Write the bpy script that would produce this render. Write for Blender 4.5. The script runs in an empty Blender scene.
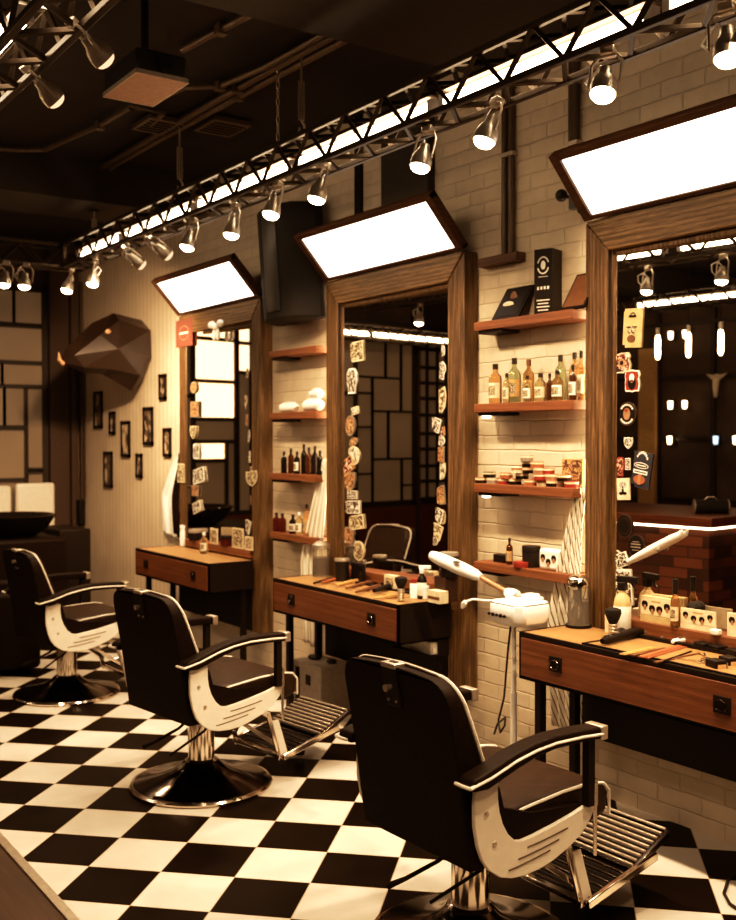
import bpy, bmesh, math, random
from mathutils import Vector, Matrix
random.seed(7)
PI = math.pi
COL = bpy.context.scene.collection
R = math.radians

# ------------------------------------------------------------------ camera numbers (solved from the floor tiles)
FPX, YAW, PIT, ROLL, EYE = 1038.95, 0.60969, -0.0192641, -0.0011, 1.6877
_f = Vector((math.sin(YAW)*math.cos(PIT), math.cos(YAW)*math.cos(PIT), math.sin(PIT)))
_r = Vector((math.cos(YAW), -math.sin(YAW), 0)); _u = _r.cross(_f)
_r, _u = _r*math.cos(ROLL)+_u*math.sin(ROLL), _u*math.cos(ROLL)-_r*math.sin(ROLL)
_C = Vector((0, 0, EYE))
def ray(px, py): return _f + _r*((px-368)/FPX) - _u*((py-460)/FPX)
def AX(px, py, x): d = ray(px, py); return _C + d*(x/d.x)      # point of the plane X = x seen at that place
def AZ(px, py, z): d = ray(px, py); return _C + d*((z-EYE)/d.z)

# ------------------------------------------------------------------ mesh builder
class MB:
    def __init__(s): s.bm = bmesh.new()
    def _face(s, vs):
        try: return s.bm.faces.new(vs)
        except ValueError: return None
    def box(s, c, d, rot=None):
        c = Vector(c); vs = []
        for x in (-.5, .5):
            for y in (-.5, .5):
                for z in (-.5, .5):
                    v = Vector((x*d[0], y*d[1], z*d[2]))
                    if rot: v = rot @ v
                    vs.append(s.bm.verts.new(c+v))
        for q in ((0,1,3,2),(4,6,7,5),(0,4,5,1),(2,3,7,6),(0,2,6,4),(1,5,7,3)): s._face([vs[i] for i in q])
        return s
    def bb(s, a, b): return s.box([(a[i]+b[i])/2 for i in range(3)], [abs(b[i]-a[i]) for i in range(3)])
    def ring(s, c, ax, r, n, ph=0, sq=None):
        ax = Vector(ax).normalized(); t = Vector((0,0,1)) if abs(ax.z) < .9 else Vector((1,0,0))
        e = ax.cross(t).normalized(); g = ax.cross(e)
        return [s.bm.verts.new(Vector(c)+e*(r*math.cos(ph+2*PI*i/n))+g*(r*math.sin(ph+2*PI*i/n))) for i in range(n)]
    def loft(s, rings, cap=True, close=False):
        n = len(rings[0])
        for a, b in zip(rings, rings[1:] + ([rings[0]] if close else [])):
            for i in range(n): s._face([a[i], a[(i+1) % n], b[(i+1) % n], b[i]])
        if cap and not close: s._face(rings[0][::-1]); s._face(rings[-1])
        return s
    def cyl(s, p0, p1, r0, r1=None, n=14):
        p0, p1 = Vector(p0), Vector(p1); r1 = r0 if r1 is None else r1; ax = p1-p0
        return s.loft([s.ring(p0, ax, r0, n), s.ring(p1, ax, r1, n)])
    def bar(s, p0, p1, w, h, up=(0,0,1)):
        p0, p1 = Vector(p0), Vector(p1); ax = (p1-p0).normalized(); up = Vector(up)
        if abs(ax.dot(up)) > .98: up = Vector((1,0,0))
        e = ax.cross(up).normalized()*w/2; g = e.cross(ax).normalized()*h/2
        rs = [[s.bm.verts.new(p+a*e+b*g) for a, b in ((-1,-1),(1,-1),(1,1),(-1,1))] for p in (p0, p1)]
        return s.loft(rs)
    def tube(s, pts, r, n=8, close=False):
        pts = [Vector(p) for p in pts]; m = len(pts); rings = []
        e = None
        for i, p in enumerate(pts):
            a = pts[i-1] if i or close else p; b = pts[(i+1) % m] if i < m-1 or close else p
            ax = (b-a).normalized()
            if e is None:
                t = Vector((0,0,1)) if abs(ax.z) < .9 else Vector((1,0,0)); e = ax.cross(t).normalized()
            e = (e-ax*e.dot(ax)).normalized(); g = ax.cross(e)
            rr = r[i] if isinstance(r, (list, tuple)) else r
            rings.append([s.bm.verts.new(p+e*(rr*math.cos(2*PI*k/n))+g*(rr*math.sin(2*PI*k/n))) for k in range(n)])
        return s.loft(rings, True, close)
    def lathe(s, prof, n=24, c=(0,0,0), ax=(0,0,1)):
        c = Vector(c); ax = Vector(ax).normalized(); rings = [s.ring(c+ax*z, ax, max(r, 1e-4), n) for r, z in prof]
        return s.loft(rings)
    def prism(s, poly, f0, f1):       # f0, f1 map a 2-D point to 3-D
        a = [s.bm.verts.new(Vector(f0(*p))) for p in poly]; b = [s.bm.verts.new(Vector(f1(*p))) for p in poly]
        return s.loft([a, b])
    def ball(s, c, r, sc=(1,1,1), n=12, m=8):
        rings = []
        for j in range(1, m):
            t = PI*j/m
            rings.append([s.bm.verts.new(Vector(c)+Vector((r*sc[0]*math.sin(t)*math.cos(2*PI*i/n), r*sc[1]*math.sin(t)*math.sin(2*PI*i/n), -r*sc[2]*math.cos(t)))) for i in range(n)])
        return s.loft(rings)
    def grid(s, fn, nu, nv, thick=0):
        g = [[s.bm.verts.new(Vector(fn(i/nu, j/nv))) for j in range(nv+1)] for i in range(nu+1)]
        for i in range(nu):
            for j in range(nv): s._face([g[i][j], g[i+1][j], g[i+1][j+1], g[i][j+1]])
        return s
    def build(s, name, mat, parent=None, loc=None, rot=None, bevel=0, flat=False, seg=2, solid=0):
        bm = s.bm; bmesh.ops.recalc_face_normals(bm, faces=bm.faces[:])
        me = bpy.data.meshes.new(name); bm.to_mesh(me); bm.free()
        if not flat:
            me.polygons.foreach_set('use_smooth', [True]*len(me.polygons)); me.set_sharp_from_angle(angle=R(38))
        o = bpy.data.objects.new(name, me); COL.objects.link(o); me.materials.append(mat)
        if parent: o.parent = parent
        if loc is not None: o.location = loc
        if rot is not None: o.rotation_euler = rot
        if solid:
            k = o.modifiers.new('solid', 'SOLIDIFY'); k.thickness = solid; k.offset = 0
        if bevel:
            k = o.modifiers.new('bevel', 'BEVEL'); k.width = bevel; k.segments = seg; k.limit_method = 'ANGLE'; k.angle_limit = R(40)
            k.harden_normals = False
        return o

def tag(o, label=None, cat=None, group=None, kind=None):
    if label: o['label'] = label
    if cat: o['category'] = cat
    if group: o['group'] = group
    if kind: o['kind'] = kind
    return o
def thing(name, label, cat, loc=(0,0,0), rz=0, group=None):
    o = bpy.data.objects.new(name, None); COL.objects.link(o); o.location = loc; o.rotation_euler = (0,0,rz)
    o.empty_display_size = .1
    return tag(o, label, cat, group)
def copy_tree(o, parent=None):
    c = o.copy(); COL.objects.link(c)
    if parent: c.parent = parent
    for ch in list(o.children): copy_tree(ch, c)
    return c

# ------------------------------------------------------------------ materials
class NT:
    def __init__(s, name):
        s.m = bpy.data.materials.new(name); s.m.use_nodes = True; s.t = s.m.node_tree; s.t.nodes.clear()
        s.out = s.n('ShaderNodeOutputMaterial')
    def n(s, t, **kw):
        x = s.t.nodes.new(t)
        for k, v in kw.items():
            if hasattr(x, k) and k not in ('inputs',): setattr(x, k, v)
        return x
    def l(s, a, b): s.t.links.new(a, b)
    def bsdf(s, color=(.8,.8,.8), rough=.5, metal=0, **kw):
        b = s.n('ShaderNodeBsdfPrincipled'); b.inputs['Base Color'].default_value = (*color, 1)
        b.inputs['Roughness'].default_value = rough; b.inputs['Metallic'].default_value = metal
        for k, v in kw.items(): b.inputs[k].default_value = v
        s.l(b.outputs[0], s.out.inputs[0]); s.b = b; return b
    def math(s, op, a, b=None):
        x = s.n('ShaderNodeMath'); x.operation = op
        for i, v in enumerate((a, b)):
            if v is None: continue
            if isinstance(v, (int, float)): x.inputs[i].default_value = v
            else: s.l(v, x.inputs[i])
        return x.outputs[0]
    def ramp(s, fac, stops, interp='LINEAR'):
        x = s.n('ShaderNodeValToRGB'); x.color_ramp.interpolation = interp; e = x.color_ramp.elements
        while len(e) < len(stops): e.new(.5)
        for k, (p, c) in zip(e, stops): k.position = p; k.color = (*c, 1)
        s.l(fac, x.inputs[0]); return x.outputs[0]
    def noise(s, vec, scale, detail=3, rough=.5, dist=0):
        x = s.n('ShaderNodeTexNoise'); x.inputs['Scale'].default_value = scale; x.inputs['Detail'].default_value = detail
        x.inputs['Roughness'].default_value = rough; x.inputs['Distortion'].default_value = dist
        if vec is not None: s.l(vec, x.inputs['Vector'])
        return x.outputs['Fac']
    def coord(s, kind='Object', scale=(1,1,1), loc=(0,0,0)):
        c = s.n('ShaderNodeTexCoord'); m = s.n('ShaderNodeMapping'); m.inputs['Scale'].default_value = scale; m.inputs['Location'].default_value = loc
        s.l(c.outputs[kind], m.inputs[0]); return m.outputs[0]
    def bump(s, h, strength=.3, dist=.01):
        x = s.n('ShaderNodeBump'); x.inputs['Strength'].default_value = strength; x.inputs['Distance'].default_value = dist
        s.l(h, x.inputs['Height']); s.l(x.outputs[0], s.b.inputs['Normal'])

def plain(name, color, rough=.5, metal=0, var=.12, scale=30, bump=0, **kw):
    k = NT(name); k.bsdf(color, rough, metal, **kw)
    v = k.noise(k.coord(), scale, 3)
    lo = tuple(c*(1-var) for c in color); hi = tuple(min(1, c*(1+var)) for c in color)
    k.l(k.ramp(v, [(.3, lo), (.7, hi)]), k.b.inputs['Base Color'])
    if bump: k.bump(v, bump, .004)
    return k.m
def wood(name, dark, mid, light, axis=1, rough=.5, scale=1.0, bump=.25, contrast=.5):
    k = NT(name); k.bsdf(mid, rough)
    sc = [20*scale]*3; sc[axis] = 1.1*scale
    v = k.coord('Object', tuple(sc))
    a = k.noise(v, 1.6, 5, .62, 1.4); b = k.noise(v, 9, 4, .6, .3)
    w = k.n('ShaderNodeTexWave'); w.wave_type = 'RINGS'; w.inputs['Scale'].default_value = .55; w.inputs['Distortion'].default_value = 7
    w.inputs['Detail'].default_value = 3; w.inputs['Detail Scale'].default_value = .8
    k.l(v, w.inputs['Vector'])
    f = k.math('ADD', k.math('MULTIPLY', a, .55), k.math('ADD', k.math('MULTIPLY', w.outputs['Fac'], .10), k.math('MULTIPLY', b, .38)))
    k.l(k.ramp(f, [(.5-contrast/2.6, dark), (.5, mid), (.5+contrast/2.6, light)]), k.b.inputs['Base Color'])
    k.bump(f, bump, .006); return k.m
def emit(name, color, strength):
    k = NT(name); e = k.n('ShaderNodeEmission'); e.inputs[0].default_value = (*color, 1); e.inputs[1].default_value = strength
    k.l(e.outputs[0], k.out.inputs[0]); return k.m
def glassy(name, color, rough=.05, alpha=1, trans=.9):
    k = NT(name); k.bsdf(color, rough, 0); k.b.inputs['Transmission Weight'].default_value = trans; k.b.inputs['IOR'].default_value = 1.35
    return k.m

WARM = (1, .70, .40)
m = {}
m['oak_v'] = wood('weathered oak upright', (.020,.010,.004), (.100,.056,.023), (.24,.142,.064), 2, .5, 1.2, .5, .42)
m['oak_h'] = wood('weathered oak rail', (.03,.016,.006), (.15,.09,.04), (.33,.205,.095), 1, .5, 1.2, .5, .42)
m['walnut'] = wood('walnut drawer front', (.06,.021,.009), (.14,.05,.022), (.215,.083,.037), 1, .4, .8, .12, .6)
m['top'] = wood('amber oak worktop', (.27,.155,.07), (.37,.22,.105), (.46,.285,.145), 1, .45, 1, .06, .7)
m['shelf'] = wood('stained pine shelf', (.11,.038,.015), (.19,.070,.029), (.28,.11,.048), 1, .5, 1, .12)
m['lightframe'] = wood('dark stained light frame', (.03,.011,.004), (.07,.027,.009), (.12,.05,.018), 1, .55, 1, .2)
m['bar_wood'] = wood('bar top wood', (.05,.013,.005), (.11,.03,.01), (.18,.055,.018), 1, .4, 1, .1)
m['metal_black'] = plain('blackened steel', (.011,.007,.005), .55, 0, **{'Specular IOR Level': .2})
m['truss'] = plain('bronzed truss metal', (.06,.045,.033), .42, .7, .2)
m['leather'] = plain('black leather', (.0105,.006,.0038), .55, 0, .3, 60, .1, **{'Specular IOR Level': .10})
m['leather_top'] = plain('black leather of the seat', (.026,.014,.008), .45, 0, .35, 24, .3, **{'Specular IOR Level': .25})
m['pipe_white'] = plain('cream piping', (.80,.74,.66), .4)
m['lacquer'] = plain('cream white lacquer', (.84,.77,.68), .35, 0, .03)
m['groove'] = plain('dark groove', (.06,.035,.02), .6)
m['chrome'] = plain('polished chrome', (.78,.70,.62), .12, 1, .05)
m['chrome_dark'] = plain('dark polished steel', (.10,.08,.07), .14, 1, .1)
m['steel'] = plain('brushed steel', (.62,.55,.47), .38, .85, .1)
m['white_plastic'] = plain('white plastic', (.86,.83,.8), .35, 0, .02)
m['black_plastic'] = plain('black plastic', (.012,.01,.009), .4)
m['black_matte'] = plain('matt black', (.008,.0065,.006), .8)
m['rubber'] = plain('black rubber', (.01,.008,.007), .7)
m['mirror'] = plain('silvered mirror', (.82,.80,.77), .0, 1, .0)
m['panel_emit'] = emit('light panel diffuser', (1, .93, .84), 4.2)
m['tube_emit'] = emit('fluorescent tube glow', (1, .86, .64), 13)
m['bulb_emit'] = emit('spot bulb glow', (1, .84, .62), 26)
m['bulb_dim'] = emit('dim spot bulb glow', (1, .75, .48), 1.2)
m['puck_emit'] = emit('puck lamp glow', (1, .85, .65), 6)
m['led_emit'] = emit('strip light glow', (1, .80, .55), 36)
m['edison_emit'] = emit('filament bulb glow', (1, .78, .5), 16)
m['sconce_emit'] = emit('wall lamp glow', (1, .8, .55), 7)
m['sconce_blue'] = emit('screen glow', (.55, .8, 1), 2.5)
m['cream'] = plain('cream card', (.74,.64,.47), .6)
m['tan'] = plain('tan card', (.55,.34,.15), .6)
m['amber_card'] = plain('amber card', (.58,.44,.25), .55)
m['red'] = plain('dark red print', (.30,.035,.025), .5)
m['rust'] = plain('rust print', (.38,.13,.06), .5)
m['ink'] = plain('black ink', (.008,.0055,.0045), .5, **{'Specular IOR Level': .25})
m['navy'] = plain('dark blue print', (.03,.033,.05), .5)
m['grey'] = plain('grey print', (.28,.24,.2), .55)
m['dull_red'] = plain('faded red card', (.22,.075,.055), .6)
m['dark_disc'] = plain('very dark brown print', (.035,.016,.011), .5)
m['brown'] = plain('brown print', (.16,.07,.03), .55)
m['white'] = plain('white print', (.82,.78,.7), .55)
m['towel_white'] = plain('white terry cloth', (.82,.78,.72), .9, 0, .06, 90, .5)
m['amber_glass'] = glassy('amber glass', (.70,.45,.22))
m['orange_glass'] = glassy('orange glass', (.82,.52,.28))
m['green_glass'] = glassy('pale green glass', (.55,.62,.42))
m['brown_glass'] = glassy('brown glass', (.09,.035,.015), .05, 1, .4)
m['clear_glass'] = glassy('clear glass', (.86,.80,.70), .03)
m['pale_glass'] = glassy('pale yellow glass', (.85,.74,.48))
m['black_glass'] = glassy('black glass', (.015,.012,.01), .06, 1, .2)
m['red_glass'] = glassy('dark red glass', (.11,.02,.014), .06, 1, .4)
m['blue_liquid'] = glassy('smoky liquid', (.16,.115,.07), .05, 1, .7)
m['pipe_grey'] = plain('grey painted pipe', (.10,.072,.05), .45, .3)
m['conduit'] = plain('galvanised conduit', (.20,.15,.11), .45, .5)
m['ceil_grey'] = plain('dark grey duct', (.035,.027,.022), .7)
m['copper'] = plain('dull copper print', (.45,.26,.16), .4, .3)

def art_mat(name, c0, c1, c2, scale=9, th=.5):
    k = NT(name); k.bsdf(c1, .55)
    inf = k.n('ShaderNodeObjectInfo'); c = k.n('ShaderNodeTexCoord'); ad = k.n('ShaderNodeVectorMath'); ad.operation = 'ADD'
    sc = k.n('ShaderNodeVectorMath'); sc.operation = 'SCALE'; sc.inputs['Scale'].default_value = 40
    cm = k.n('ShaderNodeCombineXYZ')
    for i in range(3): k.l(inf.outputs['Random'], cm.inputs[i])
    k.l(cm.outputs[0], sc.inputs[0]); k.l(c.outputs['Generated'], ad.inputs[0]); k.l(sc.outputs[0], ad.inputs[1])
    v = k.noise(ad.outputs[0], scale*.5, 2, .5, .8)
    k.l(k.ramp(v, [(0, c0), (th-.04, c1), (th+.06, c2)], 'CONSTANT'), k.b.inputs['Base Color']); return k.m
m['art_cream'] = art_mat('ink drawing on cream', (.05,.03,.02), (.7,.6,.42), (.10,.06,.035))
m['art_red'] = art_mat('red and black print', (.02,.012,.01), (.30,.06,.04), (.75,.6,.48))
m['art_black'] = art_mat('white drawing on black', (.7,.62,.5), (.016,.012,.01), (.55,.47,.38), 8, .56)
m['art_rust'] = art_mat('rust drawing on tan', (.10,.04,.02), (.55,.36,.2), (.25,.09,.04))
m['art_white'] = art_mat('black drawing on white', (.03,.022,.018), (.8,.74,.64), (.06,.04,.03))
m['art_photo'] = art_mat('dim brown photograph', (.03,.02,.013), (.13,.09,.06), (.55,.45,.33), 4)

def striped(name, a, b, per=.03, tilt=0.0, frac=.30):
    k = NT(name); k.bsdf(a, .9)
    c = k.n('ShaderNodeUVMap'); s = k.n('ShaderNodeSeparateXYZ'); k.l(c.outputs[0], s.inputs[0])
    u = k.math('ADD', s.outputs[0], k.math('MULTIPLY', s.outputs[1], tilt))
    fr = k.math('FRACT', k.math('DIVIDE', u, per))
    k.l(k.ramp(fr, [(0, a), (1-frac, b)], 'CONSTANT'), k.b.inputs['Base Color']); return k.m
m['stripe_wide'] = striped('white cloth with brown stripes', (.80,.75,.66), (.16,.105,.06), .024, .35, .24)
m['stripe_fine'] = striped('white cloth with faint stripes', (.82,.77,.68), (.50,.42,.32), .022, 0, .3)

# ------------------------------------------------------------------ setting
WX, FY, LX, NY, CZ = 3.71, 10.6, -4.5, -2.2, 3.72
def floor_mat():
    k = NT('checkerboard tiles'); k.bsdf((.5,.5,.5), .22, 0, **{'Specular IOR Level': .05})
    g = k.n('ShaderNodeNewGeometry'); s = k.n('ShaderNodeSeparateXYZ'); k.l(g.outputs['Position'], s.inputs[0])
    x = k.math('SUBTRACT', s.outputs[0], 1.6433); y = k.math('SUBTRACT', s.outputs[1], 4.62); q = 1/(math.sqrt(2)*.3)
    u = k.math('MULTIPLY', k.math('SUBTRACT', x, y), q); v = k.math('MULTIPLY', k.math('ADD', x, y), q)
    par = k.math('ABSOLUTE', k.math('MODULO', k.math('ADD', k.math('FLOOR', u), k.math('FLOOR', v)), 2))
    def seam(t): 
        f = k.math('FRACT', t); return k.math('MINIMUM', f, k.math('SUBTRACT', 1, f))
    sm = k.math('MINIMUM', seam(u), seam(v)); ln = k.math('LESS_THAN', sm, .006)
    nz = k.noise(g.outputs['Position'], 2.2, 4, .6)
    white = k.ramp(nz, [(.3, (.56,.51,.45)), (.7, (.66,.61,.55))]); black = k.ramp(nz, [(.3, (.006,.0035,.002)), (.7, (.011,.007,.0045))])
    mx = k.n('ShaderNodeMix'); mx.data_type = 'RGBA'; k.l(par, mx.inputs['Factor']); k.l(black, mx.inputs['A']); k.l(white, mx.inputs['B'])
    m2 = k.n('ShaderNodeMix'); m2.data_type = 'RGBA'; k.l(ln, m2.inputs['Factor']); k.l(mx.outputs['Result'], m2.inputs['A']); m2.inputs['B'].default_value = (.40,.33,.26,1)
    k.l(m2.outputs['Result'], k.b.inputs['Base Color'])
    k.l(k.ramp(nz, [(.3, (.28,)*3), (.7, (.42,)*3)]), k.b.inputs['Roughness'])
    return k.m
def brick_mat(name, c1, c2, mort, coord='x'):
    k = NT(name); k.bsdf(c1, .7)
    g = k.n('ShaderNodeNewGeometry'); s = k.n('ShaderNodeSeparateXYZ'); k.l(g.outputs['Position'], s.inputs[0])
    c = k.n('ShaderNodeCombineXYZ'); k.l(s.outputs[1 if coord == 'x' else 0], c.inputs[0]); k.l(s.outputs[2], c.inputs[1])
    wob = k.n('ShaderNodeTexNoise'); wob.inputs['Scale'].default_value = 7; k.l(g.outputs['Position'], wob.inputs['Vector'])
    ad = k.n('ShaderNodeVectorMath'); ad.operation = 'MULTIPLY_ADD'; k.l(wob.outputs['Color'], ad.inputs[0]); ad.inputs[1].default_value = (.014,.014,0); k.l(c.outputs[0], ad.inputs[2])
    b = k.n('ShaderNodeTexBrick'); k.l(ad.outputs[0], b.inputs['Vector'])
    for n_, v in (('Scale', 1), ('Mortar Size', .006), ('Mortar Smooth', 1.0), ('Brick Width', .235), ('Row Height', .078), ('Bias', 0)): b.inputs[n_].default_value = v
    b.inputs['Color1'].default_value = (*c1, 1); b.inputs['Color2'].default_value = (*c2, 1); b.inputs['Mortar'].default_value = (*mort, 1)
    nz = k.noise(g.outputs['Position'], 9, 4, .6)
    mx = k.n('ShaderNodeMix'); mx.data_type = 'RGBA'; mx.blend_type = 'MULTIPLY'; mx.inputs['Factor'].default_value = .5
    k.l(b.outputs['Color'], mx.inputs['A']); k.l(k.ramp(nz, [(.3, (.72,)*3), (.7, (1,)*3)]), mx.inputs['B']); k.l(mx.outputs['Result'], k.b.inputs['Base Color'])
    h = k.math('ADD', k.math('MULTIPLY', b.outputs['Fac'], -1), k.math('MULTIPLY', nz, .6)); k.bump(h, .5, .010)
    return k.m
def plank_mat(name, c, groove, w=.085, horiz=False):
    k = NT(name); k.bsdf(c, .6)
    g = k.n('ShaderNodeNewGeometry'); s = k.n('ShaderNodeSeparateXYZ'); k.l(g.outputs['Position'], s.inputs[0])
    fr = k.math('FRACT', k.math('DIVIDE', s.outputs[1], w)); e = k.math('MINIMUM', fr, k.math('SUBTRACT', 1, fr))
    nz = k.noise(g.outputs['Position'], 3, 3)
    mx = k.n('ShaderNodeMix'); mx.data_type = 'RGBA'; mx.blend_type = 'MULTIPLY'; mx.inputs['Factor'].default_value = .35
    k.l(k.ramp(e, [(0, groove), (.14, c)]), mx.inputs['A']); k.l(nz, mx.inputs['B']); k.l(mx.outputs['Result'], k.b.inputs['Base Color'])
    k.bump(k.ramp(e, [(0, (0,)*3), (.12, (1,)*3)]), .6, .006); return k.m
m['floor'] = floor_mat()
m['brick'] = brick_mat('white painted brick', (.70,.60,.47), (.63,.54,.42), (.60,.51,.40))
m['planks'] = plank_mat('cream beadboard', (.74,.62,.48), (.52,.42,.31))
m['ceiling'] = plain('dark brown ceiling', (.022,.016,.013), .85, 0, .3, 3)
m['dark_wall'] = plain('dark panelled wall', (.07,.045,.03), .7, 0, .3, 2)
m['dark_floor'] = wood('dark floor boards', (.030,.016,.009), (.05,.028,.016), (.075,.042,.024), 1, .45, .5, .1)
m['mullion'] = plain('dark mullion paint', (.022,.013,.009), .55)
m['column'] = plain('dark brown column', (.055,.03,.019), .6)
def pane(name, col, e): 
    k = NT(name); k.bsdf(col, .35)
    nz = k.noise(k.coord('Object'), 1.2, 2)
    k.l(k.ramp(nz, [(.3, tuple(c*.7 for c in col)), (.7, col)]), k.b.inputs['Base Color'])
    k.b.inputs['Emission Color'].default_value = (1,.72,.44,1); k.b.inputs['Emission Strength'].default_value = e; return k.m
m['pane_dim'] = pane('frosted pane dim', (.28,.21,.14), .05)
m['pane_mid'] = pane('frosted pane lit', (.30,.22,.14), .07)
m['pane_bright'] = pane('frosted pane in daylight', (.7,.65,.55), 2.6)

def struct(name, mb, mat, parent=None, **kw):
    o = mb.build(name, mat, parent, **kw)
    if not parent: o['kind'] = 'structure'
    return o
struct('floor', MB().bb((1.24, NY, -.06), (WX, FY, 0)), m['floor'], flat=True)
struct('floor_boards', MB().bb((LX, NY, -.06), (1.205, FY, -.002)), m['dark_floor'], flat=True)
struct('trim_1', MB().bb((1.205, NY, -.06), (1.24, FY, .006)), m['steel'], flat=True)
struct('wall_right', MB().bb((WX, NY, 0), (WX+.12, 8.0, CZ)), m['brick'], flat=True)
struct('wall_right_panelling', MB().bb((WX, 8.0, 0), (WX+.12, FY, CZ)), m['planks'], flat=True)
struct('wall_back', MB().bb((LX, FY+.06, 0), (WX+.12, FY+.18, CZ)), m['dark_wall'], flat=True)
struct('wall_left', MB().bb((LX-.12, NY, 0), (LX, FY+.06, CZ)), m['dark_wall'], flat=True)
struct('wall_front', MB().bb((LX, NY-.12, 0), (WX, NY, CZ)), m['dark_wall'], flat=True)
struct('ceiling', MB().bb((LX, NY, CZ), (WX, FY, CZ+.1)), m['ceiling'], flat=True)
struct('ceiling_beam', MB().bb((LX, 2.55, 3.56), (WX, 4.1, CZ)), m['ceil_grey'], flat=True)
struct('ceiling_beam', MB().bb((LX, 7.35, 3.42), (WX, 8.0, CZ)), m['ceil_grey'], flat=True)
# far corner post and its pipe
struct('trim_2', MB().bb((3.40, FY-.10, 0), (3.60, FY+.05, CZ)).bb((3.60, FY-.16, 0), (3.67, FY+.05, CZ)), m['column'], bevel=.006)
struct('trim_3', MB().cyl((3.685, 10.38, .0), (3.685, 10.38, 3.3), .016).cyl((3.66, 10.22, 1.1), (3.66, 10.22, 2.6), .01), m['column'])
# frosted window walls at the back: irregular panes between dark mullions
def window_wall(name, x0, x1, zs0, zs1, cells, thick=.022):
    fr = MB().bb((x0, FY-.03, zs0), (x1, FY+.03, zs0+.05)).bb((x0, FY-.03, zs1-.05), (x1, FY+.03, zs1)).bb((x0, FY-.03, zs0), (x0+.05, FY+.03, zs1)).bb((x1-.05, FY-.03, zs0), (x1, FY+.03, zs1))
    for (a, b, c, d, k) in cells:
        for (p, q, r_, s_) in ((a-thick/2, a+thick/2, c, d), (b-thick/2, b+thick/2, c, d), (a, b, c-thick/2, c+thick/2), (a, b, d-thick/2, d+thick/2)):
            fr.bb((p, FY-.025, r_), (q, FY+.025, s_))
    w = struct(name, fr, m['mullion'], flat=True)
    for (a, b, c, d, k) in cells:
        MB().bb((a+.005, FY+.005, c+.005), (b-.005, FY+.015, d-.005)).build('pane', m[k], w, flat=True)
    return w
D, Mi, B = 'pane_dim', 'pane_mid', 'pane_bright'
window_wall('window_1', 2.25, 3.40, .78, 3.25, [
    (2.3,2.65,2.86,3.2,Mi),(2.65,3.07,2.86,3.2,Mi),(3.07,3.36,2.86,3.2,Mi),(2.3,2.75,2.5,2.83,Mi),(2.75,3.37,2.48,2.83,Mi),(2.3,2.95,2.24,2.46,Mi),(2.95,3.37,2.24,2.46,Mi),
    (2.3,2.65,1.83,2.22,D),(2.65,2.97,1.83,2.22,Mi),(2.97,3.175,1.83,2.22,D),(3.19,3.37,1.40,2.22,D),(2.3,2.8,1.4,1.8,Mi),(2.8,3.175,1.3,1.8,Mi),(2.3,3.175,.84,1.28,Mi),(3.19,3.37,.84,1.36,D)])
window_wall('window_2', .70, 2.23, .78, 3.25, [
    (.99,1.57,2.87,3.2,B),(.99,1.57,2.38,2.85,B),(.99,1.57,1.94,2.36,B),(.99,1.57,1.68,1.92,Mi),(1.13,1.57,1.46,1.66,B),(.99,1.11,.84,1.66,D),(1.13,1.57,.84,1.44,D),(.76,.95,2.85,3.2,B),(.76,.95,2.5,2.83,B),(.76,.95,.84,2.48,D),(1.60,2.18,2.2,3.2,D),(1.60,2.18,.84,2.18,D)])
cells = []
rnd = random.Random(5)
def split(a, b, c, d, lv):
    if lv == 0 or (b-a < .45 and d-c < .45): cells.append((a, b, c, d, D)); return
    if (b-a) > (d-c)*rnd.uniform(.55, 1.1): q = a+(b-a)*rnd.choice((.36,.5,.64)); split(a, q, c, d, lv-1); split(q, b, c, d, lv-1)
    else: q = c+(d-c)*rnd.choice((.36,.5,.64)); split(a, b, c, q, lv-1); split(a, b, q, d, lv-1)
wx = lambda x: -.93-((320+x/3.07)-355)*.01806
wz = lambda y: 2.91-((270+y/3.07)-345)*.01294
c3 = [(wx(b), wx(a), wz(d), wz(c), D) for a, b, c, d in ((110,197,150,325),(197,245,150,325),(245,285,150,430),(110,157,325,375),(157,245,325,430),(110,157,375,480),(157,205,430,580),(205,285,430,580),(110,157,480,625),(110,157,625,715),(157,247,580,715),(247,285,580,665),(247,285,665,715))]
c3 += [(a, b, c, d, D) for a, b in ((wx(110)+.03, -.25), (-.22, .36), (.39, .64)) for c, d in ((wz(375), wz(150)), (wz(580), wz(375)-.03), (wz(715), wz(580)-.03))]
window_wall('window_3', wx(290), .69, .8, 3.24, c3)
cg = []
yy = [150,225,285,335,385,440,500,550,605,655,712]
for a, b in ((297,328),(330,362),(364,396)):
    for c, d in zip(yy, yy[1:]): cg.append((wx(b), wx(a), wz(d)+.012, wz(c)-.012, D))
window_wall('window_5', wx(398), wx(294), .8, 3.24, cg)
split(-4.4, wx(398)-.06, .86, 3.18, 4); c4 = list(cells); cells.clear()
window_wall('window_4', -4.45, wx(398)-.02, .8, 3.24, c4)
struct('trim_4', MB().bb((wx(294)-.01, FY-.08, 0), (wx(288), FY+.05, CZ)), m['column'])
struct('trim_5', MB().bb((LX, FY-.04, 0), (3.40, FY+.05, .8)), m['bar_wood'])
# the left wall: tall dark frame lattice, seen only in the mirrors
lat = MB()
for y in (4.2, 5.4, 6.6, 7.4, 8.2, 9.0, 9.8): lat.bb((LX, y-.03, 0), (LX+.05, y+.03, CZ))
for z in (.9, 1.7, 2.5, 3.2): lat.bb((LX, 3, z-.025), (LX+.045, FY, z+.025))
struct('trim_6', lat, m['mullion'], flat=True)
struct('trim_7', MB().bb((LX+.02, 8.2, 0), (LX+.12, 8.45, 2.9)), m['tan'])

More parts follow.
